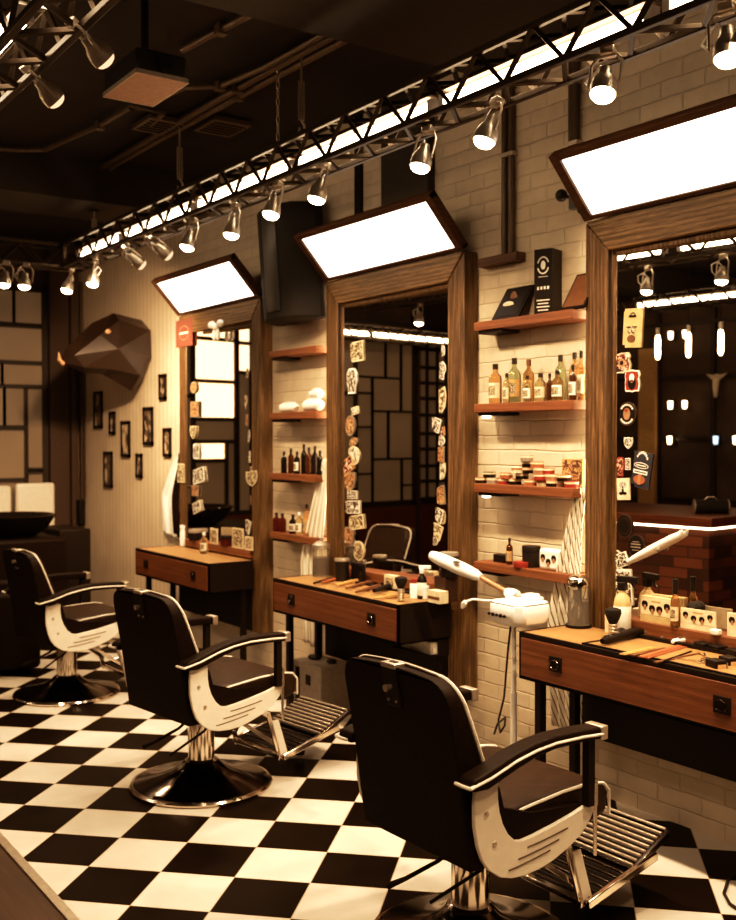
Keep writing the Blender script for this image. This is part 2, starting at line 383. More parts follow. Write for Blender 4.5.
# ------------------------------------------------------------------ wall mirrors with their frames
MIR = [2.03, 4.27, 6.50]        # near (right) edge of each frame along the wall
MW = 1.37
def make_mirror(i, label):
    y0 = MIR[i]; t = thing('wall_mirror', label, 'mirror', (3.61, y0, 0))
    X1 = WX-3.61; tp = 2.70; hd = .152; st = .14; b = .007
    # uprights with mitred tops
    for s in (0, 1):
        f = (lambda y: y) if not s else (lambda y: MW-y)
        poly = [(f(0), .30), (f(st), .30), (f(st), tp-hd), (f(0), tp-.004)]
        MB().prism(poly, lambda y, z: (0, y, z), lambda y, z: (X1, y, z)).build('upright', m['oak_v'], t, bevel=b)
    poly = [(0.003, tp), (MW-.003, tp), (MW-st, tp-hd), (st, tp-hd)]
    MB().prism(poly, lambda y, z: (-.004, y, z), lambda y, z: (X1, y, z)).build('header', m['oak_h'], t, bevel=b)
    ins = MB()
    for s in (0, 1):
        a = st if not s else MW-st-.032
        ins.bb((.025, a, .9), (X1, a+.032, tp-hd))
        a2 = a+.01 if s else a+.012
    ins.bb((.025, st, tp-hd-.03), (X1, MW-st, tp-hd))
    ins.build('inner_moulding', m['oak_v'], t, bevel=.008)
    MB().bb((-.02, st, .832), (X1, MW-st, .89)).build('ledge', m['shelf'], t, bevel=.004)
    MB().bb((-.008, st, .305), (.03, MW+.002, .800)).build('lower_panel', m['metal_black'], t)  # board below the desk; its run over the far upright stands in for shade
    # glass turned very slightly towards the near end of the room
    turn = .08 if i == 2 else .06; c = Vector((.052 if i == 2 else .062, MW/2, (.89+tp-hd)/2)); hw, hh = MW/2-st+.004, (tp-hd-.89)/2+.004
    g = MB().box((0,0,0), (.006, 2*hw, 2*hh)).build('glass', m['mirror'], t, loc=c, rot=(0,0,turn), flat=True)
    # added unseen glow strip at the far rear edge, brightens the niche wall
    MB().bb((X1-.03, MW+.002, 1.0), (X1-.008, MW+.010, 2.68)).build('led_strip', m['led_emit'], t, flat=True)
    return t
make_mirror(0, 'nearest tall oak framed mirror, cut by the right picture edge')
make_mirror(1, 'middle tall oak framed mirror, behind the second barber chair station')
make_mirror(2, 'farthest tall oak framed mirror, with a red card on its corner')

def make_light(i, label):
    y0 = MIR[i]; t = thing('light_panel', label, 'light', (3.605, y0, 2.702), 0, 'tilted light panels above the mirrors')
    u = Vector((-.235, 0, .262)).normalized(); n = Vector((-u.z, 0, u.x)); L = .352; w = MW
    def P(a, y, k): return u*a + Vector((0, y, 0)) + n*k
    fr = .034
    fm = MB()
    def slab(a0, a1, ya, yb, k0, k1):
        vs = [[fm.bm.verts.new(P(a, y, k)) for a, y in ((a0,ya),(a1,ya),(a1,yb),(a0,yb))] for k in (k0, k1)]; fm.loft(vs)
    slab(0, fr*.6, 0, w, -.045, .0); slab(L-fr, L, 0, w, -.045, .0); slab(0, L, 0, fr*1.5, -.045, .004); slab(0, L, w-fr*1.5, w, -.045, .004); slab(0, L, 0, w, -.050, -.035)
    fm.build('light_frame', m['lightframe'], t, bevel=.003)
    d = MB(); vs = [[d.bm.verts.new(P(a, y, k)) for a, y in ((fr*.5,fr),(L-fr,fr),(L-fr,w-fr),(fr*.5,w-fr))] for k in (-.03, -.012)]; d.loft(vs)
    d.build('diffuser', m['panel_emit'], t, flat=True)
    br = MB().bar(P(.05, .25, -.07), (.095, .25, .1), .03, .02).bar(P(.05, w-.25, -.07), (.095, w-.25, .1), .03, .02)
    br.build('bracket', m['metal_black'], t)
make_light(0, 'largest glowing light panel, tilted over the nearest mirror')
make_light(1, 'glowing light panel tilted over the middle mirror')
make_light(2, 'smallest glowing light panel, tilted over the farthest mirror')

# ------------------------------------------------------------------ desks
DX, DT, DH, DL = 3.23, .825, .212, 1.315
def make_desk():
    t = thing('vanity_desk', '', 'desk'); dep = 3.585-DX; e = .014
    MB().bb((.004, e, DT-.012), (dep, DL-e, DT-.002)).build('worktop', m['top'], t)
    k = MB().bb((0, 0, DT-.022), (dep, e, DT)).bb((0, DL-e, DT-.022), (dep, DL, DT)).bb((0, 0, DT-.022), (.012, DL, DT))
    k.bb((0, 0, DT-DH), (.02, DL, DT-DH+.014)).bb((0, 0, DT-DH), (.014, e, DT)).bb((0, DL-e, DT-DH), (.014, DL, DT))
    k.bb((0, 0, DT-DH), (dep, .012, DT-.02)).bb((0, DL-.012, DT-DH), (dep, DL, DT-.02)).bb((0, 0, DT-DH), (dep, DL, DT-DH+.01))
    k.build('case', m['metal_black'], t, bevel=.002)
    dr = MB().bb((-.006, e+.003, DT-DH+.017), (.012, DL-e-.003, DT-.025)).build('drawer', m['walnut'], t, bevel=.002)
    for y in (.235, DL-.235):
        h = MB().box((-.008, y, .718), (.006, .075, .066)).build('handle', m['metal_black'], dr, bevel=.002)
        pts = [(-.017, y+.024*math.cos(a), .716+.02*math.sin(a)) for a in [2*PI*q/16 for q in range(16)]]
        MB().tube(pts, .0035, 6, True).build('ring_pull', m['chrome_dark'], dr)
    for (x, y) in ((.30, .055), (.30, DL-.055), (.1, DL-.035)):
        MB().bb((x-.018, y-.018, 0), (x+.018, y+.018, DT-DH)).build('leg', m['metal_black'], t)
    return t
d0 = make_desk()
DY = [3.437-DL, 5.665-DL, 7.885-DL]
dl = ['nearest walnut fronted vanity desk, crossing the right picture edge', 'middle walnut fronted vanity desk, behind the nearest barber chair', 'farthest vanity desk, under the mirror beside the photo wall']
for i in range(3):
    d = d0 if i == 0 else copy_tree(d0)
    d.location = (DX, DY[i], 0); d['label'] = dl[i]; d['group'] = 'vanity desks under the mirrors'

# ------------------------------------------------------------------ barber chairs
def make_chair():
    t = thing('barber_chair', '', 'chair')
    prof = [(.0,0),(.335,0),(.340,.012),(.332,.024),(.30,.032),(.22,.05),(.14,.078),(.10,.104),(.082,.125),(.0,.125)]
    MB().lathe(prof, 48).build('base', m['chrome_dark'], t)
    MB().lathe([(.335,.004),(.345,.006),(.347,.014),(.341,.023),(.332,.025)], 48).build('base_rim', m['chrome'], t)
    MB().cyl((0,0,.11), (0,0,.41), .064, n=32).lathe([(.0,.10),(.083,.10),(.083,.122),(.066,.135),(.0,.135)], 32).build('column', m['chrome'], t)
    MB().bb((-.2,-.2,.365), (.22,.2,.415)).build('seat_frame', m['metal_black'], t, bevel=.01)
    # seat cushion
    w = .262
    side = [(-.25,.43),(.30,.41),(.385,.43),(.395,.50),(.375,.535),(.30,.552),(.05,.545),(-.25,.515)]
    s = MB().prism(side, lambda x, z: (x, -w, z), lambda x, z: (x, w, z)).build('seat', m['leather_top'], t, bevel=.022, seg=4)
    for y in (-w, w):
        MB().tube([(-.12,y,.512),(.0,y,.53),(.16,y,.545),(.30,y,.549),(.362,y,.537),(.39,y,.508),(.392,y,.43)], .0055, 6).build('piping', m['pipe_white'], s)
    MB().tube([(.392,-w,.43),(.397,-.1,.425),(.397,.1,.425),(.392,w,.43)], .005, 6).build('piping', m['pipe_white'], s)
    # backrest: rear shell, outline in (y,z), sloping and slightly curved
    def rear(z): 
        k = (z-.38)/.63; return -.243-.108*k + .008*math.sin(PI*k)
    def front(z):
        return rear(z) + .056 + .20*max(0, min(.30, .95-z))
    hw = lambda z: .268 if z < .86 else .268-.03*((z-.86)/.15)**2
    outl = []
    N = 10
    for j in range(N+1): z = .385+(.90-.385)*j/N; outl.append((hw(z), z))
    for a in (15, 32, 50, 68, 82): outl.append((.178+.083*math.cos(R(a)), .905+.066*math.sin(R(a))))
    for q in (.10, 0): outl.append((q, .974+.006*(1-q/.17)))
    full = [(-y, z) for y, z in outl[:-1]] + [(y, z) for y, z in outl[::-1]]
    b_ = MB()
    ra = [b_.bm.verts.new((rear(z), y, z)) for y, z in full]; rb = [b_.bm.verts.new((rear(z)+.03, y*1.02, z)) for y, z in full]; rc = [b_.bm.verts.new((front(z)-.01, y*1.01, z)) for y, z in full]
    b_.loft([ra, rb, rc], cap=False)
    def capgrid(f, sc=1.0):
        n2 = len(outl)-1; rows = []
        for k in range(n2): y, z = outl[k]; rows.append((y*sc, z))
        return rows
    n2 = len(outl)-1
    for ring in (ra, rc):
        L_ = ring[:n2]; Rr = ring[n2+1:][::-1]
        for k in range(n2-1): b_._face([L_[k], Rr[k], Rr[k+1], L_[k+1]])
        b_._face([L_[-1], Rr[-1], ring[n2]])
    bk = b_.build('backrest', m['leather'], t, bevel=.012, seg=3)
    fp = [(front(z)-.004, y*1.015, z) for y, z in full]
    MB().tube(fp, .0058, 6).build('piping', m['pipe_white'], bk)
    # padded front of the backrest
    f_ = MB(); sc = .93
    r1 = [f_.bm.verts.new((front(z)-.02, y*sc, .40+(z-.385)*.985)) for y, z in full]; r2 = [f_.bm.verts.new((front(z)+.022, y*sc*.93, .42+(z-.385)*.94)) for y, z in full]
    f_.loft([r1, r2], cap=False)
    L_ = r2[:n2]; Rr = r2[n2+1:][::-1]
    for k in range(n2-1): f_._face([L_[k], Rr[k], Rr[k+1], L_[k+1]])
    f_._face([L_[-1], Rr[-1], r2[n2]])
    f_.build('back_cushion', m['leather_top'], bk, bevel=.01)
    # headrest lock plate on the rear
    zt = 1.008; zl = .90; ang = math.atan2(rear(.99)-rear(.88), .11)
    lp = MB().prism([(-.036,.845),(.036,.845),(.036,.972),(-.036,.972)], lambda y, z: (rear(z)-.006, y, z), lambda y, z: (rear(z)+.01, y, z)).build('lock_plate', m['metal_black'], t, bevel=.003)
    MB().prism([(-.036,0),(.036,0),(.036,.05),(-.036,.05)], lambda y, x: (rear(.97)-.008+x, y, .972), lambda y, x: (rear(.97)-.008+x, y, .987)).build('slot_plate', m['steel'], lp, bevel=.002)
    MB().box((rear(.97)+.018, 0, .9875), (.014, .03, .004)).build('slot', m['ink'], lp)
    MB().cyl((rear(.91)-.004,0,.91), (rear(.91)-.030,0,.908), .008, .012).build('knob', m['steel'], lp)
    for y in (-.02, .02): MB().cyl((rear(.865)-.004,y,.865), (rear(.865)-.011,y,.865), .0045).build('screw', m['steel'], lp)
    # arms
    top = [(-.335,.648),(-.325,.668),(-.25,.690),(-.135,.728),(-.04,.750),(.06,.764),(.20,.770),(.300,.770)]
    bot = [(.300,.732),(.20,.730),(.06,.722),(-.04,.705),(-.13,.678),(-.26,.634),(-.325,.632)]
    am = lambda x, z: (-.312+(x+.347)*.890, z+.026-.039*((x+.347)/.672))
    top = [am(*q) for q in top]; bot = [am(*q) for q in bot]
    for sgn in (-1, 1):
        y0, y1 = (.275, .345)
        F0 = lambda x, z: (x, sgn*y0, z); F1 = lambda x, z: (x, sgn*y1, z)
        a = MB().prism(top+bot, F0, F1).build('armrest', m['leather_top'] if 0 else m['leather'], t, bevel=.012, seg=3)
        MB().tube([(x, sgn*(y1-.001), z-.022) for x, z in [am(-.345,.668)]+top[2:]], .0055, 6).build('piping', m['pipe_white'], a)
        MB().tube([(-.310,sgn*(y1-.001),.672),(-.312,sgn*(y0+.035),.672),(-.310,sgn*(y0+.002),.672)], .0055, 6).build('piping', m['pipe_white'], a)
        MB().bb((.255, sgn*(y0-.002), .716), (.288, sgn*(y1+.002), .762)).build('end_cap', m['steel'], a, bevel=.004)
        MB().bb((.222, sgn*.295, .50), (.252, sgn*.322, .722)).build('arm_post', m['metal_black'], a)
        # swept white side plate
        out = [(-.250,.648),(-.254,.60),(-.253,.535),(-.240,.47),(-.222,.425),(-.195,.390),(-.150,.358),(-.10,.343),(-.04,.338),(.02,.342),(.08,.355),(.15,.378),(.21,.408),(.255,.45),(.272,.478),(.262,.50)]
        inn = [(.24,.50),(.18,.485),(.09,.468),(.0,.455),(-.055,.450),(-.085,.456),(-.115,.482),(-.138,.52),(-.152,.56),(-.158,.60),(-.158,.655)]
        p0, p1 = .286, .302; pass
        pl = MB().prism(out+inn, lambda x, z: (x, sgn*p0, z), lambda x, z: (x, sgn*p1, z)).build('side_plate', m['lacquer'], t, bevel=.003)
        for (xx, zz) in ((-.208, .565), (-.175, .468)): MB().cyl((xx, sgn*p1, zz), (xx, sgn*(p1+.005), zz), .009, .007, 10).build('bolt', m['steel'], pl)
        for k, (xa, za, xb, zb) in enumerate(((-.115,.372,.065,.392), (-.075,.397,.105,.417), (-.035,.425,.145,.445))):
            gp = [(xa+(xb-xa)*q/5, sgn*(p1+.001), za+(zb-za)*(q/5)**1.35) for q in range(6)]
            MB().tube(gp, .0022, 5).build('groove', m['groove'], pl)
        # shell filling the gap between the plate and the seat
        MB().prism([(-.235,.63),(-.235,.50),(-.19,.41),(-.08,.36),(.1,.375),(.22,.43),(.24,.50),(0,.52),(-.12,.56),(-.14,.63)], lambda x, z: (x, sgn*.262, z), lambda x, z: (x, sgn*.287, z)).build('side_shell', m['leather'], t)
        if sgn < 0:
            MB().cyl((.258,-.318,.335), (.258,-.318,.585), .0065, n=10).cyl((.258,-.318,.50), (.258,-.318,.575), .0095, n=10).build('hinge_rod', m['chrome'], t)
    # footrest
    for y in (-.185, .185):
        br = MB(); br.bar((.20,y,.375), (.27,y,.33), .012, .03).bar((.265,y,.345), (.345,y,.095), .012, .026).bar((.06,y*.55,.37), (.33,y*.9,.17), .014, .02)
        br.build('footrest_bracket', m['chrome'], t, bevel=.002)
    MB().prism([(.285,.30),(.325,.30),(.385,.115),(.345,.10)], lambda x, z: (x, -.197, z), lambda x, z: (x, -.191, z)).build('footrest_plate', m['lacquer'], t)
    A, Bq, Cq = Vector((.34,0,.112)), Vector((.70,0,.195)), None
    lo = MB()
    for y in (-.215, .2): lo.bar(A+Vector((0,y,0)), Bq+Vector((0,y,0)), .02, .03)
    lo.bar(A+Vector((0,-.2,0)), A+Vector((0,.2,0)), .03, .02); lo.bar(Bq+Vector((0,-.2,0)), Bq+Vector((0,.2,0)), .02, .03)
    lo = lo.build('footrest', m['chrome'], t, bevel=.004)
    MB().prism([(-.2,.35),(.19,.35),(.19,.69),(-.2,.69)], lambda y, x: (x, y, .100+(x-.34)*.23), lambda y, x: (x, y, .104+(x-.34)*.23)).build('foot_plate', m['metal_black'], lo)
    for q in range(9):
        p = A.lerp(Bq, (q+.7)/10.2)+Vector((0,0,.006)); MB().bar(p+Vector((0,-.2,0)), p+Vector((0,.19,0)), .009, .008).build('slat', m['chrome_dark'], lo, bevel=.002)
    U0, U1 = Vector((.585,0,.178)), Vector((.775,0,.268))
    up = MB()
    for y in (-.212, .19): up.bar(U0+Vector((0,y,-.008)), U1+Vector((0,y,-.008)), .016, .022)
    up.bar(U1+Vector((0,-.21,-.008)), U1+Vector((0,.19,-.008)), .016, .02)
    up = up.build('calf_rest', m['chrome_dark'], t, bevel=.003)
    MB().prism([(-.2,.0),(.18,.0),(.18,1),(-.2,1)], lambda y, k: tuple(U0.lerp(U1,k)+Vector((0,y,-.016))), lambda y, k: tuple(U0.lerp(U1,k)+Vector((0,y,-.011)))).build('calf_plate', m['metal_black'], up)
    for q in range(9):
        p = U0.lerp(U1, q/8.3); MB().bar(p+Vector((0,-.205,.006)), p+Vector((0,.185,.006)), .0105, .010).build('slat', m['steel'], up, bevel=.002)
    MB().cyl((.60,-.02,.145), (.60,-.02,.06), .012).cyl((.60,-.02,.085), (.60,-.02,.03), .026).build('footrest_stop', m['rubber'], t)
    # pump lever and brake lever
    MB().tube([(-.01,.0,.37),(-.1,.045,.285),(-.19,.11,.225),(-.24,.145,.20)], [.008,.007,.008,.012], 8).build('lever', m['metal_black'], t)
    MB().tube([(.0,-.12,.37),(-.06,-.12,.30),(-.175,.0,.18)], .006, 8).build('lever', m['metal_black'], t)
    return t
ch0 = make_chair()
for (x, y, a, lab) in ((2.262, 2.642, 1.5, 'nearest black barber chair with white side plates, at the front right'),
                       (2.228, 4.62, 7.3, 'middle black barber chair with white side plates, on the checkered floor'),
                       (2.298, 6.79, 3, 'farthest black barber chair, partly behind the middle one')):
    c = ch0 if lab.startswith('nearest') else copy_tree(ch0)
    c.location = (x, y, 0); c.rotation_euler = (0, 0, R(a)); c['label'] = lab; c['group'] = 'barber chairs in a row'

# ------------------------------------------------------------------ trusses
def make_truss(name, label, p0, p1, w=.17, h=.17, pitch=.31, group=None):
    p0, p1 = Vector(p0), Vector(p1); L = (p1-p0).length; ang = math.atan2(p1.y-p0.y, p1.x-p0.x)
    t = thing(name, label, 'truss', p0, ang, group)       # local x runs along the truss, y across, z up (p0 is the lower chord centre)
    for y in (-w/2, w/2):
        for z in (0, h):
            MB().bar((0,y,z), (L,y,z), .026, .026).build('chord', m['truss'], t, bevel=.004)
    n = int(L/pitch); q = L/n
    for (face, f) in (('side', lambda x, k: (x, -w/2, h*k)), ('side', lambda x, k: (x, w/2, h*k)), ('under', lambda x, k: (x, -w/2+w*k, 0)), ('upper', lambda x, k: (x, -w/2+w*k, h))):
        b = MB()
        for k in range(n):
            b.bar(f(k*q, 0), f((k+.5)*q, 1), .017, .017, (0,.3,1)); b.bar(f((k+.5)*q, 1), f((k+1)*q, 0), .017, .017, (0,.3,1))
        b.build('lattice', m['truss'], t)
    for x in (0, L):
        e = MB()
        for a, b_ in (((x,-w/2,0),(x,w/2,0)), ((x,-w/2,h),(x,w/2,h)), ((x,-w/2,0),(x,-w/2,h)), ((x,w/2,0),(x,w/2,h))): e.bar(a, b_, .028, .028)
        e.build('end_frame', m['truss'], t)
    return t
T2 = 2.97; TZ = 3.065; TX = 2.75; TW = .17
make_truss('lighting_truss', 'long lit metal truss running over the mirrors', (TX+TW/2, 8.12, TZ), (TX+TW/2, 1.1, TZ))
make_truss('lighting_truss', 'metal truss in the top left corner of the ceiling', (1.05, 8.12, T2), (1.05, .5, T2))
make_truss('lighting_truss', 'short cross truss hanging before the far wall', (1.3, 8.24, TZ), (TX+TW, 8.24, TZ))
make_truss('lighting_truss', 'truss over the bar, seen only in the nearest mirror', (-2.1, 9.0, TZ), (-2.1, 3.2, TZ))
make_truss('lighting_truss', 'truss along the far wall, reflected in the middle mirror', (-4.3, 10.1, 2.93), (.9, 10.1, 2.93))
# fluorescent battens lying inside the trusses: a trough open towards the room, with the tube in it
def batten(x, ya, yb, s, label, z=TZ+.085, strength='tube_emit'):
    t = thing('tube_light', label, 'light', (x, (ya+yb)/2, z), 0, 'fluorescent tube lights in the trusses')
    h = (yb-ya)/2-.02
    MB().prism([(s*.052,.036),(s*.058,.036),(s*.058,.018),(s*.052,.018)], lambda a, b: (a, -h, b), lambda a, b: (a, h, b)).prism([(-s*.01,.034),(s*.058,.034),(s*.058,.040),(-s*.01,.040)], lambda a, b: (a, -h, b), lambda a, b: (a, h, b)).build('trough', m['conduit'], t)
    MB().cyl((s*.025,-h+.03,.0), (s*.025,h-.03,.0), .024, n=12).build('tube', m[strength], t)
    for e in (-1, 1): MB().box((s*.025, e*(h-.02), 0), (.05,.03,.05)).build('socket', m['white_plastic'], t)
ys = [1.15, 2.35, 3.55, 4.75, 5.95, 7.15, 8.08]
nm = ['nearest tube light in the truss over the mirrors, past the top right corner', 'second tube light from the right in the truss over the mirrors', 'third tube light from the right in the truss over the mirrors', 'fourth tube light from the right in the truss over the mirrors', 'fifth tube light from the right in the truss over the mirrors', 'farthest tube light in the truss over the mirrors']
for i in range(6): batten(TX+TW/2, ys[i], ys[i+1], 1, nm[i])
nm2 = ['tube light in the top left truss, right above the lower spotlight', 'second tube light along the top left truss', 'third tube light along the top left truss', 'fourth tube light along the top left truss']
for i, (a, b) in enumerate(((2.1,3.3),(3.35,4.55),(4.6,5.8),(5.85,7.05))): batten(1.05, a, b, -1, nm2[i], T2+.085)
for i, (a, b) in enumerate(((3.6,5.2),(5.4,7.0),(7.2,8.8))): batten(-2.1, a, b, -1, ['nearest', 'middle', 'farthest'][i]+' tube light over the bar, seen in the nearest mirror')

for i, xx in enumerate((-3.3, -1.55, .1)):
    t = thing('tube_light', ['left','middle','right'][i]+' tube light along the far wall, reflected in the middle mirror', 'light', (xx, 10.08, 3.0), 0, 'fluorescent tube lights in the trusses')
    MB().cyl((-.8,0,0), (.8,0,0), .026, n=12).build('tube', m['tube_emit'], t); MB().bb((-.82,.03,-.04), (.82,.036,.05)).build('trough', m['conduit'], t)
    for e in (-1, 1): MB().box((e*.81,0,0), (.03,.05,.05)).build('socket', m['white_plastic'], t)
# hangers holding the truss
def rod(x, y, z0, z1, label):
    t = thing('truss_hanger', label, 'hanger', (x, y, z0), 0, 'hangers of the truss')
    L = z1-z0
    MB().cyl((0,0,.20*L), (0,0,L), .006, n=8).build('rod', m['steel'], t)
    MB().tube([(-.014,0,.2*L),(-.016,0,.3*L),(-.014,0,.62*L),(.014,0,.62*L),(.016,0,.3*L),(.014,0,.2*L)], .005, 6, True).build('turnbuckle', m['steel'], t)
    MB().tube([(.0,0,.2*L),(.018,0,.15*L),(.018,0,.06*L),(0,0,.02*L),(-.016,0,.06*L),(-.012,0,.11*L)], .006, 6).build('hook', m['steel'], t)
    MB().box((0,0,L-.006), (.06,.06,.012)).build('ceiling_plate', m['metal_black'], t)
rod(TX+.06, 4.62, TZ+.18, CZ, 'steel turnbuckle hanger on the truss, nearest of the three')
rod(TX+.06, 6.10, TZ+.18, CZ, 'steel rod hanger on the truss, below the projector')
rod(TX+.06, 7.62, TZ+.18, 3.42, 'steel rod hanger on the truss, farthest from the camera')
t = thing('chain', 'steel link chain hanging beside the nearest truss hanger', 'chain', (TX+.06, 4.86, TZ+.18))
for k in range(12):
    z = .02+k*.046; a = k % 2
    pts = [((.009*math.cos(q) if a else 0), (0 if a else .009*math.cos(q)), z+.026*math.sin(q)) for q in [2*PI*j/10 for j in range(10)]]
    MB().tube(pts, .0035, 5, True).build('link', m['steel'], t)

# spotlights
def make_spot():
    t = thing('spotlight', '', 'spotlight')        # origin at the clamp under the truss; the lamp hangs along -Z
    MB().box((0,0,-.005), (.04,.05,.03)).build('clamp', m['steel'], t, bevel=.004)
    MB().tube([(0,-.055,-.14),(0,-.055,-.05),(0,-.035,-.02),(0,.035,-.02),(0,.055,-.05),(0,.055,-.14)], .006, 6).build('yoke', m['steel'], t)
    hd = MB().lathe([(.0,-.075),(.022,-.075),(.026,-.10),(.042,-.125),(.048,-.15),(.048,-.178),(.044,-.178),(.044,-.17)], 18).build('lamp_housing', m['steel'], t)
    MB().tube([(0,.0,-.075),(.02,.03,-.04),(.04,.065,-.06),(.02,.08,-.10),(0,.06,-.13)], .0045, 6).build('cable', m['white_plastic'], t)
    MB().ball((0,0,-.178), .043, (1,1,.62)).build('bulb', m['bulb_emit'], hd)
    return t
sp0 = make_spot(); first = True
SP = [((70,278),1),((92,270),1),((122,258),0),((148,250),0),((193,235),1),((231,221),1),((281,200),1),((329,184),1),((423,150),1),((492,124),1),((611,80),1),((724,40),1)]
names12 = ['leftmost glowing spotlight under the long truss, at its far end','second glowing spotlight from the far end of the truss','third spotlight from the far end, turned away and unlit looking','fourth spotlight from the far end, turned away and unlit looking',
  'round glowing spotlight above the farthest light panel','spotlight just left of the tall black speaker','glowing spotlight in front of the tall black speaker','spotlight above the left corner of the middle light panel','spotlight above the right corner of the middle light panel','round glowing spotlight above the double pipe','spotlight above the left corner of the nearest light panel','spotlight in the top right corner of the picture']
rs = random.Random(3)
beams = []
def place_spot(p, tilt, yaw, on, label, group):
    global first
    s = sp0 if first else copy_tree(sp0); first = False
    s.location = p; s.rotation_euler = (tilt[0], tilt[1], yaw); s['label'] = label; s['group'] = group
    if not on:
        for h in s.children:
            for b in h.children:
                if b.name.startswith('bulb'): b.data = b.data.copy(); b.data.materials[0] = m['bulb_dim']
    return s
for i, ((px, py), on) in enumerate(SP):
    p = AX(px, py, TX+.05); z = TZ-.018
    if on: tilt = (rs.uniform(-.12,.12), R(rs.uniform(8,20))); yaw = rs.uniform(-.5,.5)
    else: tilt = (R(-35), R(-42)); yaw = .6
    place_spot((TX+.03+rs.uniform(0,.06), p.y, z), tilt, yaw, on, names12[i], 'spotlights under the long truss')
    if on: beams.append((TX-.02, p.y, z-.24))
for i, (px, py) in enumerate(((55,48),(10,92))):
    p = AX(px, py, 1.05)
    sp_ = place_spot((1.10, p.y, T2+.01), (R(24), R(-48)), -.4, False, ['upper spotlight under the top left truss, turned away', 'lower spotlight under the top left truss, turned away'][i], 'spotlights under the top left truss')
    sp_.scale = (.82, .82, .82)
beams2 = [(1.05, .5), (1.05, 1.7), (1.02, 4.18), (.98, 4.80), (1.05, 6.1), (1.05, 7.4)]  # middle pair shows in the mirror, the others are added for floor light
for i, (x, y) in enumerate(beams2):
    place_spot((x, y, T2-.015), (0, R(-6)), .3, True, ['spotlight under the second truss, nearest the camera and outside the picture', 'second spotlight under the second truss, outside the picture', 'right glowing spotlight of the pair reflected high in the nearest mirror', 'left glowing spotlight of the pair reflected high in the nearest mirror', 'spotlight under the second truss, across from the middle chair', 'last spotlight under the second truss, across from the farthest chair'][i], 'spotlights under the top left truss')
for i, (y, tgt, e) in enumerate(((1.35, (2.25, 2.75, .45), 150), (1.9, (2.6, 3.3, .5), 60))):  # added unseen spotlights that brighten the nearest chair
    place_spot((TX+.06, y, TZ-.018), (R(24), R(10)), 0, True, ['spotlight under the long truss, nearest the camera and outside the picture', 'spotlight under the long truss, just outside the top right corner of the picture'][i], 'spotlights under the long truss')
    front_beams = globals().setdefault('front_beams', []); front_beams.append(((TX, y+.07, TZ-.24), tgt, e))
for i, (px, py) in enumerate(((5,288),(36,285))):
    p = AZ(px, py, TZ-.15)
    place_spot((AX(px,py,2.3 if i == 0 else 2.45).x, 8.11, TZ-.015), (.1,.1), 1.2, True, ['glowing spotlight under the cross truss, at the left picture edge', 'glowing spotlight under the cross truss, left of the long truss end'][i], 'spotlights under the cross truss')

# ------------------------------------------------------------------ ceiling services
def conduit(label, pts, r=.016):
    o = MB().tube(pts, r, 8).build('ceiling_conduit', m['conduit']); tag(o, label, 'conduit', 'conduits under the ceiling')
    for p in (pts[len(pts)//2],): MB().box((p[0], p[1], p[2]), (.05,.05,.05)).build('clip', m['conduit'], o)
conduit('long straight ceiling conduit running above the truss, the lower of the pair', [(2.83,8.0,3.68),(2.83,6.6,3.68),(2.86,5.4,3.68),(2.90,4.12,3.68)], .02)
conduit('ceiling conduit beside the long one, joining it with a bend', [(2.78,8.0,3.685),(2.78,6.4,3.685),(2.80,5.3,3.685),(2.83,4.12,3.685)], .02)
conduit('bent ceiling conduit passing under the projector to the left', [(1.95,7.33,3.68),(2.15,7.25,3.68),(2.29,7.15,3.68),(2.40,6.4,3.68),(2.42,5.95,3.68),(2.63,5.93,3.68),(2.66,6.2,3.68)], .015)
conduit('curving ceiling conduit crossing right of the projector', [(2.50,5.75,3.685),(2.54,5.45,3.685),(2.70,5.32,3.685),(2.76,4.9,3.685),(2.78,4.12,3.685)], .016)
conduit('short ceiling conduit above and right of the projector', [(2.30,4.95,3.69),(2.34,4.6,3.69),(2.40,4.12,3.69)], .017)
for i, (x, y) in enumerate(((2.72,6.2),(3.06,6.0))):
    o = MB().box((0,0,0), (.26,.30,.03)).build('ceiling_vent', m['conduit'], loc=(x,y,CZ-.03)); tag(o, ['left flat grey ceiling vent near the bent conduit','right flat grey ceiling vent above the truss'][i], 'vent', 'flat vents on the ceiling')
    for k in range(5): MB().box((0,-.1+.05*k,-.018), (.22,.012,.008)).build('slat', m['ceil_grey'], o)
p = thing('projector', 'black projector with a pale underside, hung from the ceiling', 'projector', (1.92, 4.54, 3.30))
MB().bb((-.125,-.20,0), (.125,.20,.012)).build('base_plate', m['copper'], p, bevel=.003)
MB().bb((-.12,-.195,.012), (.12,.195,.12)).build('body', m['black_plastic'], p, bevel=.015)
MB().cyl((.0,-.195,.06), (0,-.23,.06), .035).build('lens', m['black_glass'], p)
MB().bb((-.127,-.203,.0), (-.122,.203,.02)).bb((.122,-.203,0), (.127,.203,.02)).bb((-.127,-.203,0), (.127,-.198,.02)).bb((-.127,.198,0), (.127,.203,.02)).build('edge_trim', m['steel'], p)
MB().cyl((0,0,.12), (0,0,CZ-3.30), .018).box((0,0,CZ-3.305), (.14,.14,.01)).build('mount', m['metal_black'], p)

